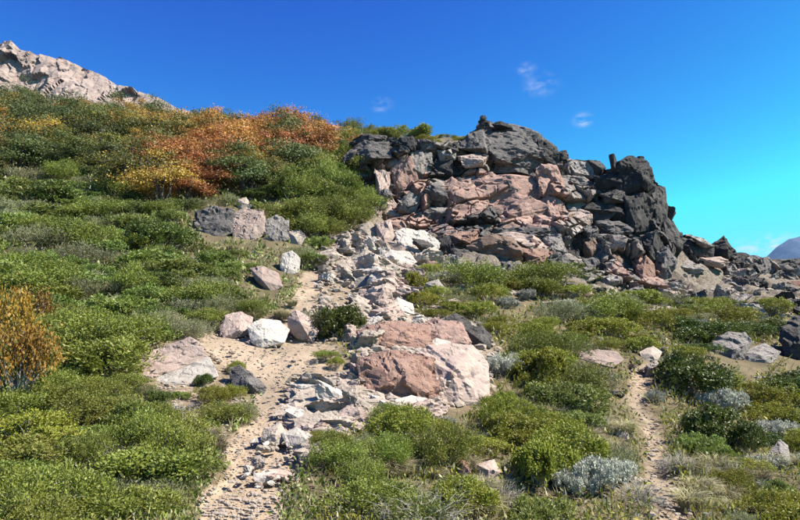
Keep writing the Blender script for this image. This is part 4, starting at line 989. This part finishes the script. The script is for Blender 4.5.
def dome_tips(n, rng, h, lump, seed, inner=.55):
    a = rng.uniform(0, 2 * np.pi, n); ce = rng.uniform(-.05, 1, n); se = np.sqrt(np.clip(1 - ce ** 2, 0, 1))
    u_ = np.stack([np.cos(a) * se, np.sin(a) * se, ce], 1)
    r = (1 + lump * fbm(u_ * 2.2 + seed * 5.1, 3, seed)) * rng.uniform(inner, 1, n) ** .45
    p = u_ * r[:, None] * np.array([1, 1, h]); p[:, 2] = np.maximum(p[:, 2], .01)
    return p
def make_shrub(seed, nt, lpt, lsize, lwid, h=.8, lump=.7, upright=.5, spread=.10, ns=40, stem_r=.012, lobes=9, lr=(.30, .5)):
    """a shrub of several leafy heads with gaps between them"""
    rng = np.random.default_rng(seed)
    a = np.arange(lobes) * 2.4 + rng.uniform(-.5, .5, lobes); rad = np.sqrt((np.arange(lobes) + .3) / lobes) * .78
    lc = np.stack([np.cos(a) * rad, np.sin(a) * rad, h * np.sqrt(np.clip(1 - rad ** 2, 0, 1)) * rng.uniform(.45, .8, lobes)], 1)
    lrad = rng.uniform(lr[0], lr[1], lobes)
    per = max(4, nt // lobes); tips = []; outs = []; lid = []
    for k in range(lobes):
        u_ = rng.normal(0, 1, (per, 3)); u_[:, 2] += .55; u_ /= np.linalg.norm(u_, axis=1, keepdims=True)
        r = lrad[k] * (1 + lump * .45 * fbm(u_ * 2.6 + k * 7.7, 3, seed + k)) * rng.uniform(.5, 1, per) ** .3
        tips.append(lc[k] + u_ * r[:, None] * np.array([1, 1, .8])); outs.append(u_); lid.append(np.full(per, k))
    tips = np.concatenate(tips); out = np.concatenate(outs); lid = np.concatenate(lid); tips[:, 2] = np.maximum(tips[:, 2], .02)
    nt = len(tips); n = nt * lpt
    ti = np.repeat(np.arange(nt), lpt)
    c = tips[ti] - out[ti] * rng.uniform(0, .1, n)[:, None] + rng.normal(0, spread * .42, (n, 3)); c[:, 2] = np.maximum(c[:, 2], 0.0)
    tang = np.cross(out[ti], rng.normal(0, 1, (n, 3)))
    d = tang * .7 + out[ti] * .55 + np.array([0, 0, upright * .6]) + rng.normal(0, .25, (n, 3))
    v, f = leaves(c, d, lsize, lwid, rng, out[ti])
    lv = np.clip(rng.uniform(0, 1, lobes)[lid][ti] * .25 + rng.uniform(0, 1, nt)[ti] * .3 + rng.uniform(0, 1, n) * .45, 0, 1)
    ps = []
    for k in range(ns):
        tp = tips[rng.integers(nt)]; b = np.array([rng.normal(0, .12), rng.normal(0, .12), -.06])
        m = b * .4 + tp * .6 + rng.normal(0, .08, 3); m[2] = max(m[2], .05) + .05
        ps.append([b, m, tp * 1.03 + rng.normal(0, .02, 3)])
    sv, sf = tubes(ps, [stem_r] * ns, [stem_r * .35] * ns)
    return (v, f, lv), (sv, sf)
def one_mesh(name, fol, st, lm, sm):
    v = np.concatenate([fol[0], st[0]]); f = np.concatenate([fol[1], st[1] + len(fol[0])])
    mi = np.concatenate([np.zeros(len(fol[1])), np.ones(len(st[1]))]); lv = np.concatenate([fol[2], np.full(len(st[1]), .5)])
    return mk_mesh(name, v, f, [M[lm], M[sm]], mi, {'lv': ('FACE', lv)})
KINDS = {   # near = foliage and stems apart, far = one mesh with coarser leaves
    'heath':   dict(lm='heath', sm='twig', h=.75, lump=.9, upright=.6, lsize=.070, lwid=.22, nt=340, lpt=26, lobes=10, lr=(.26, .46)),
    'leafy':   dict(lm='leafy', sm='twig', h=.9, lump=1.3, upright=1.0, lsize=.066, lwid=.24, nt=360, lpt=28, spread=.17, lobes=8, lr=(.32, .6), ns=60),
    'cushion': dict(lm='cushion', sm='twig', h=.75, lump=.7, upright=.7, lsize=.055, lwid=.27, nt=420, lpt=24, lobes=8, lr=(.30, .55)),
    'darkleaf': dict(lm='darkleaf', sm='twig', h=1.0, lump=.9, upright=.4, lsize=.055, lwid=.34, nt=400, lpt=24, lobes=9, lr=(.28, .5)),
    'sage':    dict(lm='sageleaf', sm='paletwig', h=.6, lump=1.1, upright=1.2, lsize=.10, lwid=.09, nt=260, lpt=22, spread=.16, lobes=9),
    'silver':  dict(lm='greyleaf', sm='paletwig', h=.6, lump=.6, upright=.4, lsize=.05, lwid=.34, nt=240, lpt=30, spread=.10, lobes=14, lr=(.18, .30)),
    'golden':  dict(lm='yellow', sm='twig', h=1.5, lump=1.2, upright=.2, lsize=.05, lwid=.34, nt=240, lpt=20, spread=.26, ns=80, lobes=11, lr=(.2, .36)),
}
NEAR = {}; FAR = {}
for ki, (kn, kd) in enumerate(KINDS.items()):
    kw0 = {k: v for k, v in kd.items() if k not in ('lm', 'sm')}
    NEAR[kn] = []; FAR[kn] = []
    for q in range(4):
        vr = np.random.default_rng(4000 + ki * 10 + q); kw = dict(kw0); kw['lobes'] = int(kw['lobes'] * vr.uniform(.6, 1.5)); kw['lsize'] *= vr.uniform(.75, 1.35); kw['h'] *= vr.uniform(.75, 1.3); kw['upright'] *= vr.uniform(.6, 1.5); kw['lump'] *= vr.uniform(.8, 1.5)
        fol, st = make_shrub(300 + ki * 10 + q, **kw)
        NEAR[kn].append((mk_mesh('foliage', fol[0], fol[1], M[kd['lm']], None, {'lv': ('FACE', fol[2])}), mk_mesh('stems', st[0], st[1], M[kd['sm']])))
        k2 = dict(kw); k2['nt'] = int(kw['nt'] * .85); k2['lpt'] = int(kw['lpt'] * .8); k2['lsize'] = kw['lsize'] * 1.12; k2['ns'] = 14
        fol, st = make_shrub(700 + ki * 10 + q, **k2)
        FAR[kn].append(one_mesh('shrub', fol, st, kd['lm'], kd['sm']))

def make_tuft(seed, n=420, hgt=1.0):
    rng = np.random.default_rng(seed); a = rng.uniform(0, 6.28, n); r = np.sqrt(rng.uniform(0, 1, n)) * .35
    b = np.stack([np.cos(a) * r, np.sin(a) * r, np.full(n, -.03)], 1)
    a2 = a + rng.normal(0, .7, n); ln = rng.uniform(.5, 1.1, n) * hgt; bend = rng.uniform(.25, 1.1, n)
    dr = np.stack([np.cos(a2), np.sin(a2), 0 * a2], 1); up = np.array([0, 0, 1.])
    m = b + up * (ln * .55)[:, None] + dr * (ln * bend * .3)[:, None]
    e = b + up * (ln * (.95 - bend * .35))[:, None] + dr * (ln * bend)[:, None]
    s = np.stack([-np.sin(a2), np.cos(a2), 0 * a2], 1) * .014
    v = np.stack([b - s, b + s, m + s * .8, m - s * .8, e], 1).reshape(-1, 3)
    i = np.arange(n) * 5
    f = np.concatenate([np.stack([i, i + 1, i + 2, i + 3], 1), np.stack([i + 3, i + 2, i + 4, i + 4], 1)])
    tri = np.concatenate([np.stack([i, i + 1, i + 2], 1), np.stack([i, i + 2, i + 3], 1), np.stack([i + 3, i + 2, i + 4], 1)])
    return mk_mesh('grass_tuft', v, tri, M['dry'], None, {'lv': ('FACE', np.tile(rng.uniform(0, 1, n), 3))})
TUFT = [make_tuft(900 + i) for i in range(3)]
def make_twiggy(seed, n=130):
    rng = np.random.default_rng(seed); tips = dome_tips(n, rng, .85, .6, seed, .4); ps = []; r0 = []; r1 = []
    def limb(a, b, r, lv):
        ax = b - a; ln = np.linalg.norm(ax); k1 = a + ax * .35 + rng.normal(0, .10, 3) * ln; k2 = a + ax * .7 + rng.normal(0, .13, 3) * ln
        for q in (k1, k2, b): q[2] = max(q[2], .03)
        ps.append([a, k1, k2, b]); r0.append(r); r1.append(r * .35)
        if lv:
            for s_, e_ in ((k1, b), (k2, b), (k2, k1)):
                d = (b - a) * rng.uniform(.3, .5) + rng.normal(0, .16, 3); limb(s_, s_ + d, r * .55, lv - 1)
    for tp in tips: limb(np.array([rng.normal(0, .09), rng.normal(0, .09), -.04]), tp, .011, 1)
    v, f = tubes(ps, r0, r1)
    return mk_mesh('twiggy_shrub', v, f, M['paletwig'])
TWIGGY = [make_twiggy(950 + i) for i in range(2)]

def make_tree(seed, lm):
    rng = np.random.default_rng(seed); ps = []; r0 = []; r1 = []
    nb = 5; tips = []
    for k in range(nb):
        a = 6.28 * k / nb + rng.uniform(-.5, .5); rr_ = rng.uniform(.15, .6)
        e = np.array([math.cos(a) * rr_, math.sin(a) * rr_, rng.uniform(1.0, 1.6)])
        b = np.array([rng.normal(0, .05), rng.normal(0, .05), -.15]); m = b * .5 + e * .5 + np.array([math.cos(a) * .12, math.sin(a) * .12, -.1])
        ps.append([b, m, e]); r0.append(.06); r1.append(.025)
        for q in range(3):
            t_ = rng.uniform(.4, 1); s = m * (1 - t_) + e * t_; g = s + rng.normal(0, .42, 3) * np.array([1, 1, .6]) + np.array([math.cos(a) * .25, math.sin(a) * .25, .12])
            ps.append([s, (s + g) / 2 + rng.normal(0, .06, 3), g]); r0.append(.022); r1.append(.007); tips.append(g)
    tips = np.array(tips); ex = dome_tips(15, rng, .85, .8, seed, .6) * np.array([1.0, 1.0, 1.25]) + np.array([0, 0, .45])
    tips = np.concatenate([tips, ex]); n = len(tips); lpt = 200
    ti = np.repeat(np.arange(n), lpt); sp = rng.uniform(.11, .20, n)[ti][:, None]
    c = tips[ti] + rng.normal(0, 1, (n * lpt, 3)) * sp * np.array([1.5, 1.5, .42])
    c[:, 2] = np.maximum(c[:, 2], .08)
    fo = c - np.array([0, 0, .5]); fo /= np.linalg.norm(fo, axis=1, keepdims=True); fo = fo + (c - tips[ti]) / sp * .5
    v, f = leaves(c, rng.normal(0, 1, (n * lpt, 3)), .072, .36, rng, fo)
    lv = np.clip(rng.uniform(0, 1, n)[ti] * .6 + rng.uniform(0, 1, n * lpt) * .4, 0, 1)
    tv, tf = tubes(ps, r0, r1, 5)
    return mk_mesh('crown', v, f, M[lm], None, {'lv': ('FACE', lv)}), mk_mesh('trunk', tv, tf, M['bark'])
TREES = {k: [make_tree(1000 + 10 * i + q, k) for q in range(3)] for i, k in enumerate(('treegreen', 'treeolive', 'treeochre', 'treeorange'))}

VR = np.random.default_rng(2024)
def tree(kind, h, size, label, group):
    cr, tk = TREES[kind][int(VR.integers(3))]
    e = empty_at('autumn_tree' if kind != 'treegreen' else 'low_tree', (h[0], h[1], h[2]), label, 'tree', group)
    e.rotation_euler = (0, 0, VR.uniform(0, 6.28)); e.scale = (size * VR.uniform(.9, 1.25), size * VR.uniform(.9, 1.25), size * VR.uniform(.8, 1.1))
    link('crown', cr, (0, 0, 0), e); link('trunk', tk, (0, 0, 0), e)
def shrub(kind, h, r, label, group, near, name='shrub', tall=1.0, fixed=None):
    q = int(VR.integers(4)); rz = VR.uniform(0, 6.28); sc = (r * VR.uniform(.75, 1.35), r * VR.uniform(.75, 1.3), r * tall * VR.uniform(.65, 1.35))
    if fixed is not None: q = fixed % 4; rz = fixed * 1.9; sc = (r, r, r * tall)
    loc = (h[0], h[1], h[2] - .03)
    if near:
        e = empty_at(name, loc, label, 'shrub', group); e.rotation_euler = (0, 0, rz); e.scale = sc
        link('foliage', NEAR[kind][q][0], (0, 0, 0), e); link('stems', NEAR[kind][q][1], (0, 0, 0), e)
    else:
        o = link(name, FAR[kind][q], loc, None, (0, 0, rz), sc); tag(o, label, 'shrub', group)

LAND = [('the cracked pinkish boulder', 170, 365), ('the golden bushes', 20, 350), ('the rock band under the orange trees', 240, 225), ('the upright white boulder', 290, 262),
        ('the lone round shrub in the scree', 330, 320), ('the large pitted pink boulder', 470, 400), ('the flat jutting pinkish rock', 600, 370), ('the white streaked grey rock', 730, 345),
        ('the big black boulder', 800, 345), ('the brown block at the cliff foot', 500, 280), ('the foot of the black tower', 630, 300), ('the side path', 665, 450), ('the lower sandy path', 240, 480),
        ('the long slab ledge', 330, 430), ('the small reddish upright stone', 465, 480), ('the silvery knobbly shrubs', 590, 480), ('the foot of the broken rock rib', 740, 310),
        ('the charcoal boulders', 480, 340), ('the green bank below the wooded slope', 60, 230), ('the inner bend of the path', 210, 320), ('the lower left shrub carpet', 90, 470), ('the grey stone of the lower right slope', 780, 470)]
def landmark(px, py):
    return min(LAND, key=lambda q: (q[1] - px) ** 2 + (1.6 * (q[2] - py)) ** 2)[0]
def clear_of(px, py, y):
    """no stem starts in the path, the scree, the crags or a boulder"""
    bad = np.zeros(len(px), bool)
    for pl in (PATH, PATH2, SCREE, BANK, CRAG_A, CRAG_B, CRAG_C): bad |= in_poly(px, py, pl)
    for bx, by, hw, hh in BOULD: bad |= ((px - bx) / (hw * 1.08)) ** 2 + ((py - by - hh * .35) / (hh * 1.25)) ** 2 < 1
    return ~bad

# --- trees of the upper left slope, from the skyline downwards
ORANGE = poly("200,146 212,132 244,120 300,118 352,120 366,128 326,150 300,176 262,172 236,190 200,196 150,204 140,180 176,160")
OCHRE = poly("112,138 150,130 206,134 214,152 176,172 186,196 160,206 140,180 128,160")
TREEZONE = poly("-80,104 0,108 80,116 170,124 250,129 310,133 350,136 356,140 330,152 300,184 262,198 150,212 110,176 60,172 0,182 -80,190")
placed = []
def far_enough(x, y, d):
    for a, b in placed:
        if (a - x) ** 2 + (b - y) ** 2 < d * d: return False
    placed.append((x, y)); return True
tries = 0; ntree = 0
while ntree < 175 and tries < 2600:
    tries += 1
    px = VR.uniform(-80, 366); py = VR.uniform(104, 214)
    if not in_poly([px], [py], TREEZONE)[0]: continue
    h = hit(px, py)[0]
    if np.isnan(h[0]) or not far_enough(h[0], h[1], 1.15): continue
    if in_poly([px], [py - 6], ORANGE)[0]:
        kind = VR.choice(['treeorange', 'treeochre', 'treeolive'], p=[.70, .22, .08]) if VR.uniform() < .92 else 'treegreen'
        if px > 318 and py < 150: kind = 'treegreen' if VR.uniform() < .6 else 'treeolive'
    elif in_poly([px], [py - 6], OCHRE)[0]:
        kind = VR.choice(['treeorange', 'treeochre', 'treeolive'], p=[.12, .55, .33])
    else:
        kind = VR.choice(['treegreen', 'treeolive', 'treeochre'], p=[.58, .33, .09])
    lab = {'treegreen': 'dark green tree', 'treeolive': 'olive green tree', 'treeochre': 'ochre yellow tree', 'treeorange': 'rust orange tree'}[kind]
    s = VR.uniform(.8, 1.3) * (.60 if py < 142 and px > 170 else .8 if py < 132 else 1.0)
    wh = 'on the skyline below the pale rock ridge' if py < 124 and px < 190 else 'on the skyline left of the cliff' if py < 128 else 'just above the rock band with the square block' if py > 172 and px > 140 else 'next to the left end of the cliff' if px > 290 else 'along the lower edge of the wood above the heath' if py > 160 else 'in the middle of the wood'
    lab = ('tall ' if s > 1.2 else 'small ' if s < .85 else '') + lab + ' ' + wh
    tree(kind, h, s, lab, {'treegreen': 'green trees of the upper slope', 'treeolive': 'olive trees of the upper slope', 'treeochre': 'ochre trees of the upper slope', 'treeorange': 'orange trees of the upper slope'}[kind])
    ntree += 1
BOULD += [(590, 484, 40, 9), (724, 402, 18, 12), (516, 300, 20, 10)]
# --- shrubs: spread over the ground, the kind follows the part of the slope
placed = []
REG_CUSH = poly("404,300 424,270 470,276 560,290 640,304 660,330 650,352 600,400 520,420 440,424 440,412 500,400 492,350 440,318")
REG_DARK = poly("640,330 700,312 900,310 900,470 760,470 700,440 672,420 664,370")
def kind_at(px, py, r):
    if px < 330 and py < 350 and px < 330 - (py - 270) * .2:
        return ('heath', 'leafy', 'sage', 'darkleaf')[int(np.searchsorted(np.cumsum([.52, .15, .23, .10]), r))]
    if px < 300 and not (px > 260 and py > 440): return ('leafy', 'heath', 'sage', 'cushion')[int(np.searchsorted(np.cumsum([.62, .24, .08, .06]), r))]
    if in_poly([px], [py], REG_CUSH)[0]: return ('cushion', 'leafy', 'sage', 'silver')[int(np.searchsorted(np.cumsum([.62, .12, .15, .11]), r))]
    if in_poly([px], [py], REG_DARK)[0]: return ('darkleaf', 'cushion', 'sage', 'silver')[int(np.searchsorted(np.cumsum([.72, .14, .08, .06]), r))]
    if px < 480: return ('leafy', 'sage', 'cushion', 'heath')[int(np.searchsorted(np.cumsum([.55, .20, .15, .10]), r))]
    return ('heath', 'sage', 'cushion', 'silver')[int(np.searchsorted(np.cumsum([.38, .30, .26, .06]), r))]
WORD = {'heath': ('dull green fine leaved shrub', 'green heath shrubs', 'heath_shrub'), 'leafy': ('bright green leafy shrub', 'leafy shrubs', 'leafy_shrub'), 'cushion': ('yellow green cushion shrub', 'cushion shrubs', 'cushion_shrub'),
        'darkleaf': ('dark green small leaved shrub', 'dark shrubs', 'dark_shrub'), 'sage': ('grey green wispy shrub', 'wispy shrubs', 'wispy_shrub'), 'silver': ('silvery grey cushion shrub', 'silver shrubs', 'silver_shrub')}
nsh = 0; cnt = {k: 0 for k in WORD}
for bands, (ya, yb, rr0, rr1, dd, tr) in enumerate(((3.7, 9, .22, .42, .40, 1350), (9, 16, .36, .72, .60, 1700), (16, 27, .5, .95, .85, 1900), (27, 38, .6, 1.0, 1.0, 500))):
    for q in range(tr):
        y = math.sqrt(VR.uniform(ya * ya, yb * yb)); x = VR.uniform(-.92, .98) * y
        z = ground_z([x], [y])[0]; px, py = project(np.array([x]), np.array([y]), np.array([z]))
        if not (-160 < px[0] < 990 and py[0] < 640): continue
        if not clear_of(px, py, y)[0]: continue
        if in_poly(px, py, TREEZONE)[0] and y > 24: continue
        if y > 24 and px[0] > 380: continue
        if not far_enough(x, y, dd * (.78 if px[0] < 320 else 1.0)): continue
        k = kind_at(px[0], py[0], VR.uniform())
        if cnt[k] > 290: continue
        r = VR.uniform(rr0, rr1) * (1.15 if k == 'leafy' else .9 if k in ('silver', 'sage') else 1)
        hp = r * FPX / y
        if y < 23 and any(in_poly([px[0] + ox * hp, px[0] + ox * hp], [py[0] - hp * .25, py[0] - hp * .6], pl).any() for ox in ((-1.1, -.6, 0, .6, 1.1) if y < 9 else (-.6, 0, .6)) for pl in (PATH, PATH2)):
            if y < 10 or px[0] > 240: continue
            r *= .45
        if any(hw > 11 and py[0] > by and ((px[0] - bx) / (hw + hp * .7)) ** 2 + ((py[0] - hp * .6 - by) / (hh + hp * .25)) ** 2 < 1 for bx, by, hw, hh in BOULD): continue
        szw = 'small' if r < rr0 * 1.0 else 'broad' if r > rr0 + (rr1 - rr0) * .6 else 'middling'
        lm = landmark(px[0], py[0])
        shrub(k, (x, y, z), r, f'{szw} {WORD[k][0]} near {lm}', f'{WORD[k][1]} near {lm}', y < 13, WORD[k][2], .68 if px[0] > 400 and y > 13 else .8 if px[0] < 320 else 1.0)
        cnt[k] += 1; nsh += 1
# --- plants that stand out
def at_px(px, py): return hit(px, py)[0]
for i in range(26):
    px, py = VR.uniform(286, 368), VR.uniform(160, 236)
    if not in_poly([px], [py], poly("300,168 350,146 370,168 374,208 350,238 322,258 296,246 282,204"))[0]: continue
    shrub('leafy', at_px(px, py), VR.uniform(.8, 1.3), 'tall bright green bush on the bank between orange trees and cliff', 'bushes of the green bank', False, 'bank_bush')
for i in range(30):
    t_ = (i + VR.uniform(0, 1)) / 30; px = 352 + t_ * 118; py = float(np.interp(px, [352, 372, 420, 462, 474], [136, 132, 138, 137, 131])) + VR.uniform(-3, 6)
    h = at_px(px, py)
    if not np.isnan(h[0]): shrub('leafy' if VR.uniform() < .55 else 'cushion', h, VR.uniform(.4, .75) * (1.4 if px < 430 else .6), 'low green bush growing along the edge of the cliff top', 'bushes of the cliff top', False, 'crest_bush')
def at_px(px, py): return hit(px, py)[0]
shrub('darkleaf', at_px(338, 336), .62, 'rounded dark green shrub standing alone in the pale scree', None, True, 'scree_shrub', 1.25, 1)
shrub('sage', at_px(330, 334), .55, 'wispy grey green growth leaning out of the lone scree shrub', None, True, 'scree_shrub', 1.2, 2)
for (px, py, r, tl, lb) in ((14, 412, .5, 2.1, 'golden bush with orange tips beside low green shrubs, lowest of the golden row'), (-34, 392, .55, 2.4, 'golden bush half hidden behind the lowest golden bush'), (40, 376, .42, 1.3, 'small rust gold bush leaning over green heath'),
                        (-4, 372, .55, 2.5, 'yellow leaved bush in the middle of the golden row'), (24, 344, .5, 2.2, 'orange and yellow bush at the upper end of the golden row'), (-30, 300, .6, 1.2, 'orange leaved bush behind the golden row')):
    shrub('golden', at_px(px, py), r * .95, lb, 'golden bushes', True, 'golden_bush', tl * .9, int(abs(px)))
for (px, py, r) in ((592, 488, .36), (560, 480, .26), (618, 482, .28), (574, 494, .24), (724, 412, .5), (700, 330, .4), (780, 440, .38), (488, 442, .14), (448, 424, .13), (508, 308, .38), (526, 300, .36), (655, 400, .2)):
    shrub('silver', at_px(px, py), r, 'pale silvery cushion shrub with knobbly heads', 'silvery cushion shrubs', True, 'silver_shrub', 1.45, int(px))
for i, (px, py, r) in enumerate(((428, 528, .42), (400, 524, .3), (600, 430, .3), (560, 420, .3), (730, 480, .3), (456, 500, .3), (520, 410, .3), (640, 500, .28), (676, 470, .3), (500, 500, .26), (120, 470, .3), (196, 446, .28), (172, 420, .3))):
    h = at_px(px, py); o = link('twiggy_shrub', TWIGGY[i % 2], (h[0], h[1], h[2] - .02), None, (0, 0, i * 1.7), (r, r, r * .8)); tag(o, 'leafless shrub of thin bleached twigs', 'shrub', 'bleached twig shrubs')
for (px, py, k, r) in ((212, 404, 'cushion', .24), (236, 372, 'cushion', .16), (222, 424, 'leafy', .3), (196, 430, 'darkleaf', .2), (160, 402, 'darkleaf', .22), (150, 396, 'sage', .25), (326, 358, 'leafy', .22), (336, 366, 'cushion', .16),
                       (176, 398, 'heath', .2), (240, 420, 'sage', .22), (330, 452, 'leafy', .25), (318, 446, 'cushion', .16), (230, 398, 'cushion', .2), (420, 398, 'cushion', .2), (436, 300, 'cushion', .4), (414, 290, 'cushion', .45), (430, 272, 'cushion', .4), (205, 386, 'darkleaf', .18)):
    shrub(k, at_px(px, py), r, f'little {WORD[k][0]} near {landmark(px, py)}', 'little plants of the bare ground', True, 'small_plant')
TR = np.random.default_rng(5)
TUFTS = []
for pl, c in ((poly("480,400 600,395 640,440 620,470 540,440 480,430"), 40), (poly("380,470 480,460 500,520 380,520"), 22), (poly("560,280 660,300 640,340 560,320"), 26),
              (poly("200,330 260,300 300,300 290,320 220,330"), 18), (poly("100,250 220,230 240,260 120,290"), 22), (poly("10,250 60,260 40,300"), 6), (poly("680,440 800,440 800,520 690,520"), 26), (poly("200,440 230,430 216,470 196,480"), 5), (poly("640,300 760,296 760,320 640,316"), 16)):
    items, _ = scatter_in(pl, c, int(TR.integers(999)), 1, 1)
    for h, s in items:
        r = TR.uniform(.12, .22) * (1 + h[1] * .025)
        o = link('grass_tuft', TUFT[int(TR.integers(3))], (h[0], h[1], h[2] - .01), None, (0, 0, TR.uniform(0, 6.28)), (r * 1.2, r * 1.2, r)); tag(o, 'straw coloured tuft of dry grass between the shrubs', 'grass tuft', 'dry grass tufts')

# --- low ground cover that nobody could count
def ground_cover():
    rng = np.random.default_rng(99)
    def sample(nn):
        y = 3.6 * (40 / 3.6) ** rng.uniform(0, 1, nn); x = rng.uniform(-.75, .75, nn) * y
        z = ground_z(x, y); px, py = project(x, y, z)
        ok = (px > -60) & (px < 860) & (py < 600) & clear_of(px, py, y) & ~((y > 26) & (px > 380))
        return x[ok], y[ok], z[ok], px[ok], py[ok]
    x, y, z, px, py = sample(30000)
    keep = rng.uniform(0, 1, len(x)) < np.where(px < 320, .85, .5); x, y, z, px, py = x[keep], y[keep], z[keep], px[keep], py[keep]; per = 5; n = len(x)
    i = np.repeat(np.arange(n), per); sz = .016 + .0042 * y[i]
    c = np.stack([x[i], y[i], z[i]], 1) + rng.normal(0, 1, (n * per, 3)) * (sz * .9)[:, None]
    c[:, 2] = np.maximum(c[:, 2], z[i] - .01) + rng.uniform(0, 1, n * per) * (.03 + .004 * y[i])
    d = rng.normal(0, .6, (n * per, 3)) + np.array([0, 0, .8])
    v, f = leaves(c, d, sz * 1.3, .24, rng)
    lv = rng.uniform(0, 1, n * per)
    mi = np.where(px[i] < 320, np.where(rng.uniform(0, 1, n * per) < .8, 0, 2), np.where(rng.uniform(0, 1, n * per) < .65, 1, 2))
    me = mk_mesh('ground_cover', v, f, [M['heath'], M['cushion'], M['sageleaf']], mi, {'lv': ('FACE', lv)})
    tag(link('ground_cover', me), 'low green and straw coloured plants carpeting the soil', 'ground cover', kind='stuff')
    # dry blades
    x, y, z, px, py = sample(16000); n = len(x)
    c = np.stack([x, y, z], 1); d = rng.normal(0, .5, (n, 3)) + np.array([0, 0, 1.0])
    v, f = leaves(c, d, .06 + .012 * y, .03, rng)
    tag(link('dry_grass', mk_mesh('dry_grass', v, f, M['dry'], None, {'lv': ('FACE', rng.uniform(0, 1, n))})), 'thin dry grass blades scattered among the shrubs', 'grass', kind='stuff')
def green_grass():
    rng = np.random.default_rng(123); nn = 14000
    y = 3.6 * (24 / 3.6) ** rng.uniform(0, 1, nn); x = rng.uniform(-.75, .75, nn) * y
    cl = fbm(np.stack([x * 1.1, y * 1.1, 0 * x], 1), 3, 71) > .02
    z = ground_z(x, y); px, py = project(x, y, z)
    ok = cl & (px > -60) & (px < 860) & (py < 600) & clear_of(px, py, y) & ~((y > 22) & (px > 380))
    x, y, z = x[ok], y[ok], z[ok]; n = len(x); c = np.stack([x, y, z], 1)
    d = rng.normal(0, .6, (n, 3)) + np.array([0, 0, 1.0])
    v, f = leaves(c, d, .10 + .012 * y, .022 + .001 * y, rng)
    tag(link('green_grass', mk_mesh('green_grass', v, f, M['leafy'], None, {'lv': ('FACE', rng.uniform(0, 1, n))})), 'thin green grass standing between the shrubs', 'grass', kind='stuff')
green_grass()
ground_cover()
print('trees', ntree, 'shrubs', nsh, cnt)

# ------------------------------------------------------------------ thin air, adding to the haze blue in the far mountain's colour
def haze():
    T = NT('haze_air'); pv = T.n('VolumePrincipled')
    pv.inputs['Color'].default_value = (.25, .52, 1.0, 1); pv.inputs['Density'].default_value = 0.65e-4; pv.inputs['Anisotropy'].default_value = 0.0
    T.l(pv.outputs[0], T.out.inputs['Volume'])
    x0, x1, y0, y1, z0, z1 = -4700, 4700, -4700, 4700, -62, 690
    v = [(x, y, z) for x in (x0, x1) for y in (y0, y1) for z in (z0, z1)]
    f = [(0, 1, 3, 2), (4, 6, 7, 5), (0, 4, 5, 1), (2, 3, 7, 6), (0, 2, 6, 4), (1, 5, 7, 3)]
    tag(link('haze', mk_mesh('haze', v, f, T.m)), 'thin bluish air over the whole valley', 'haze', kind='stuff')
haze()
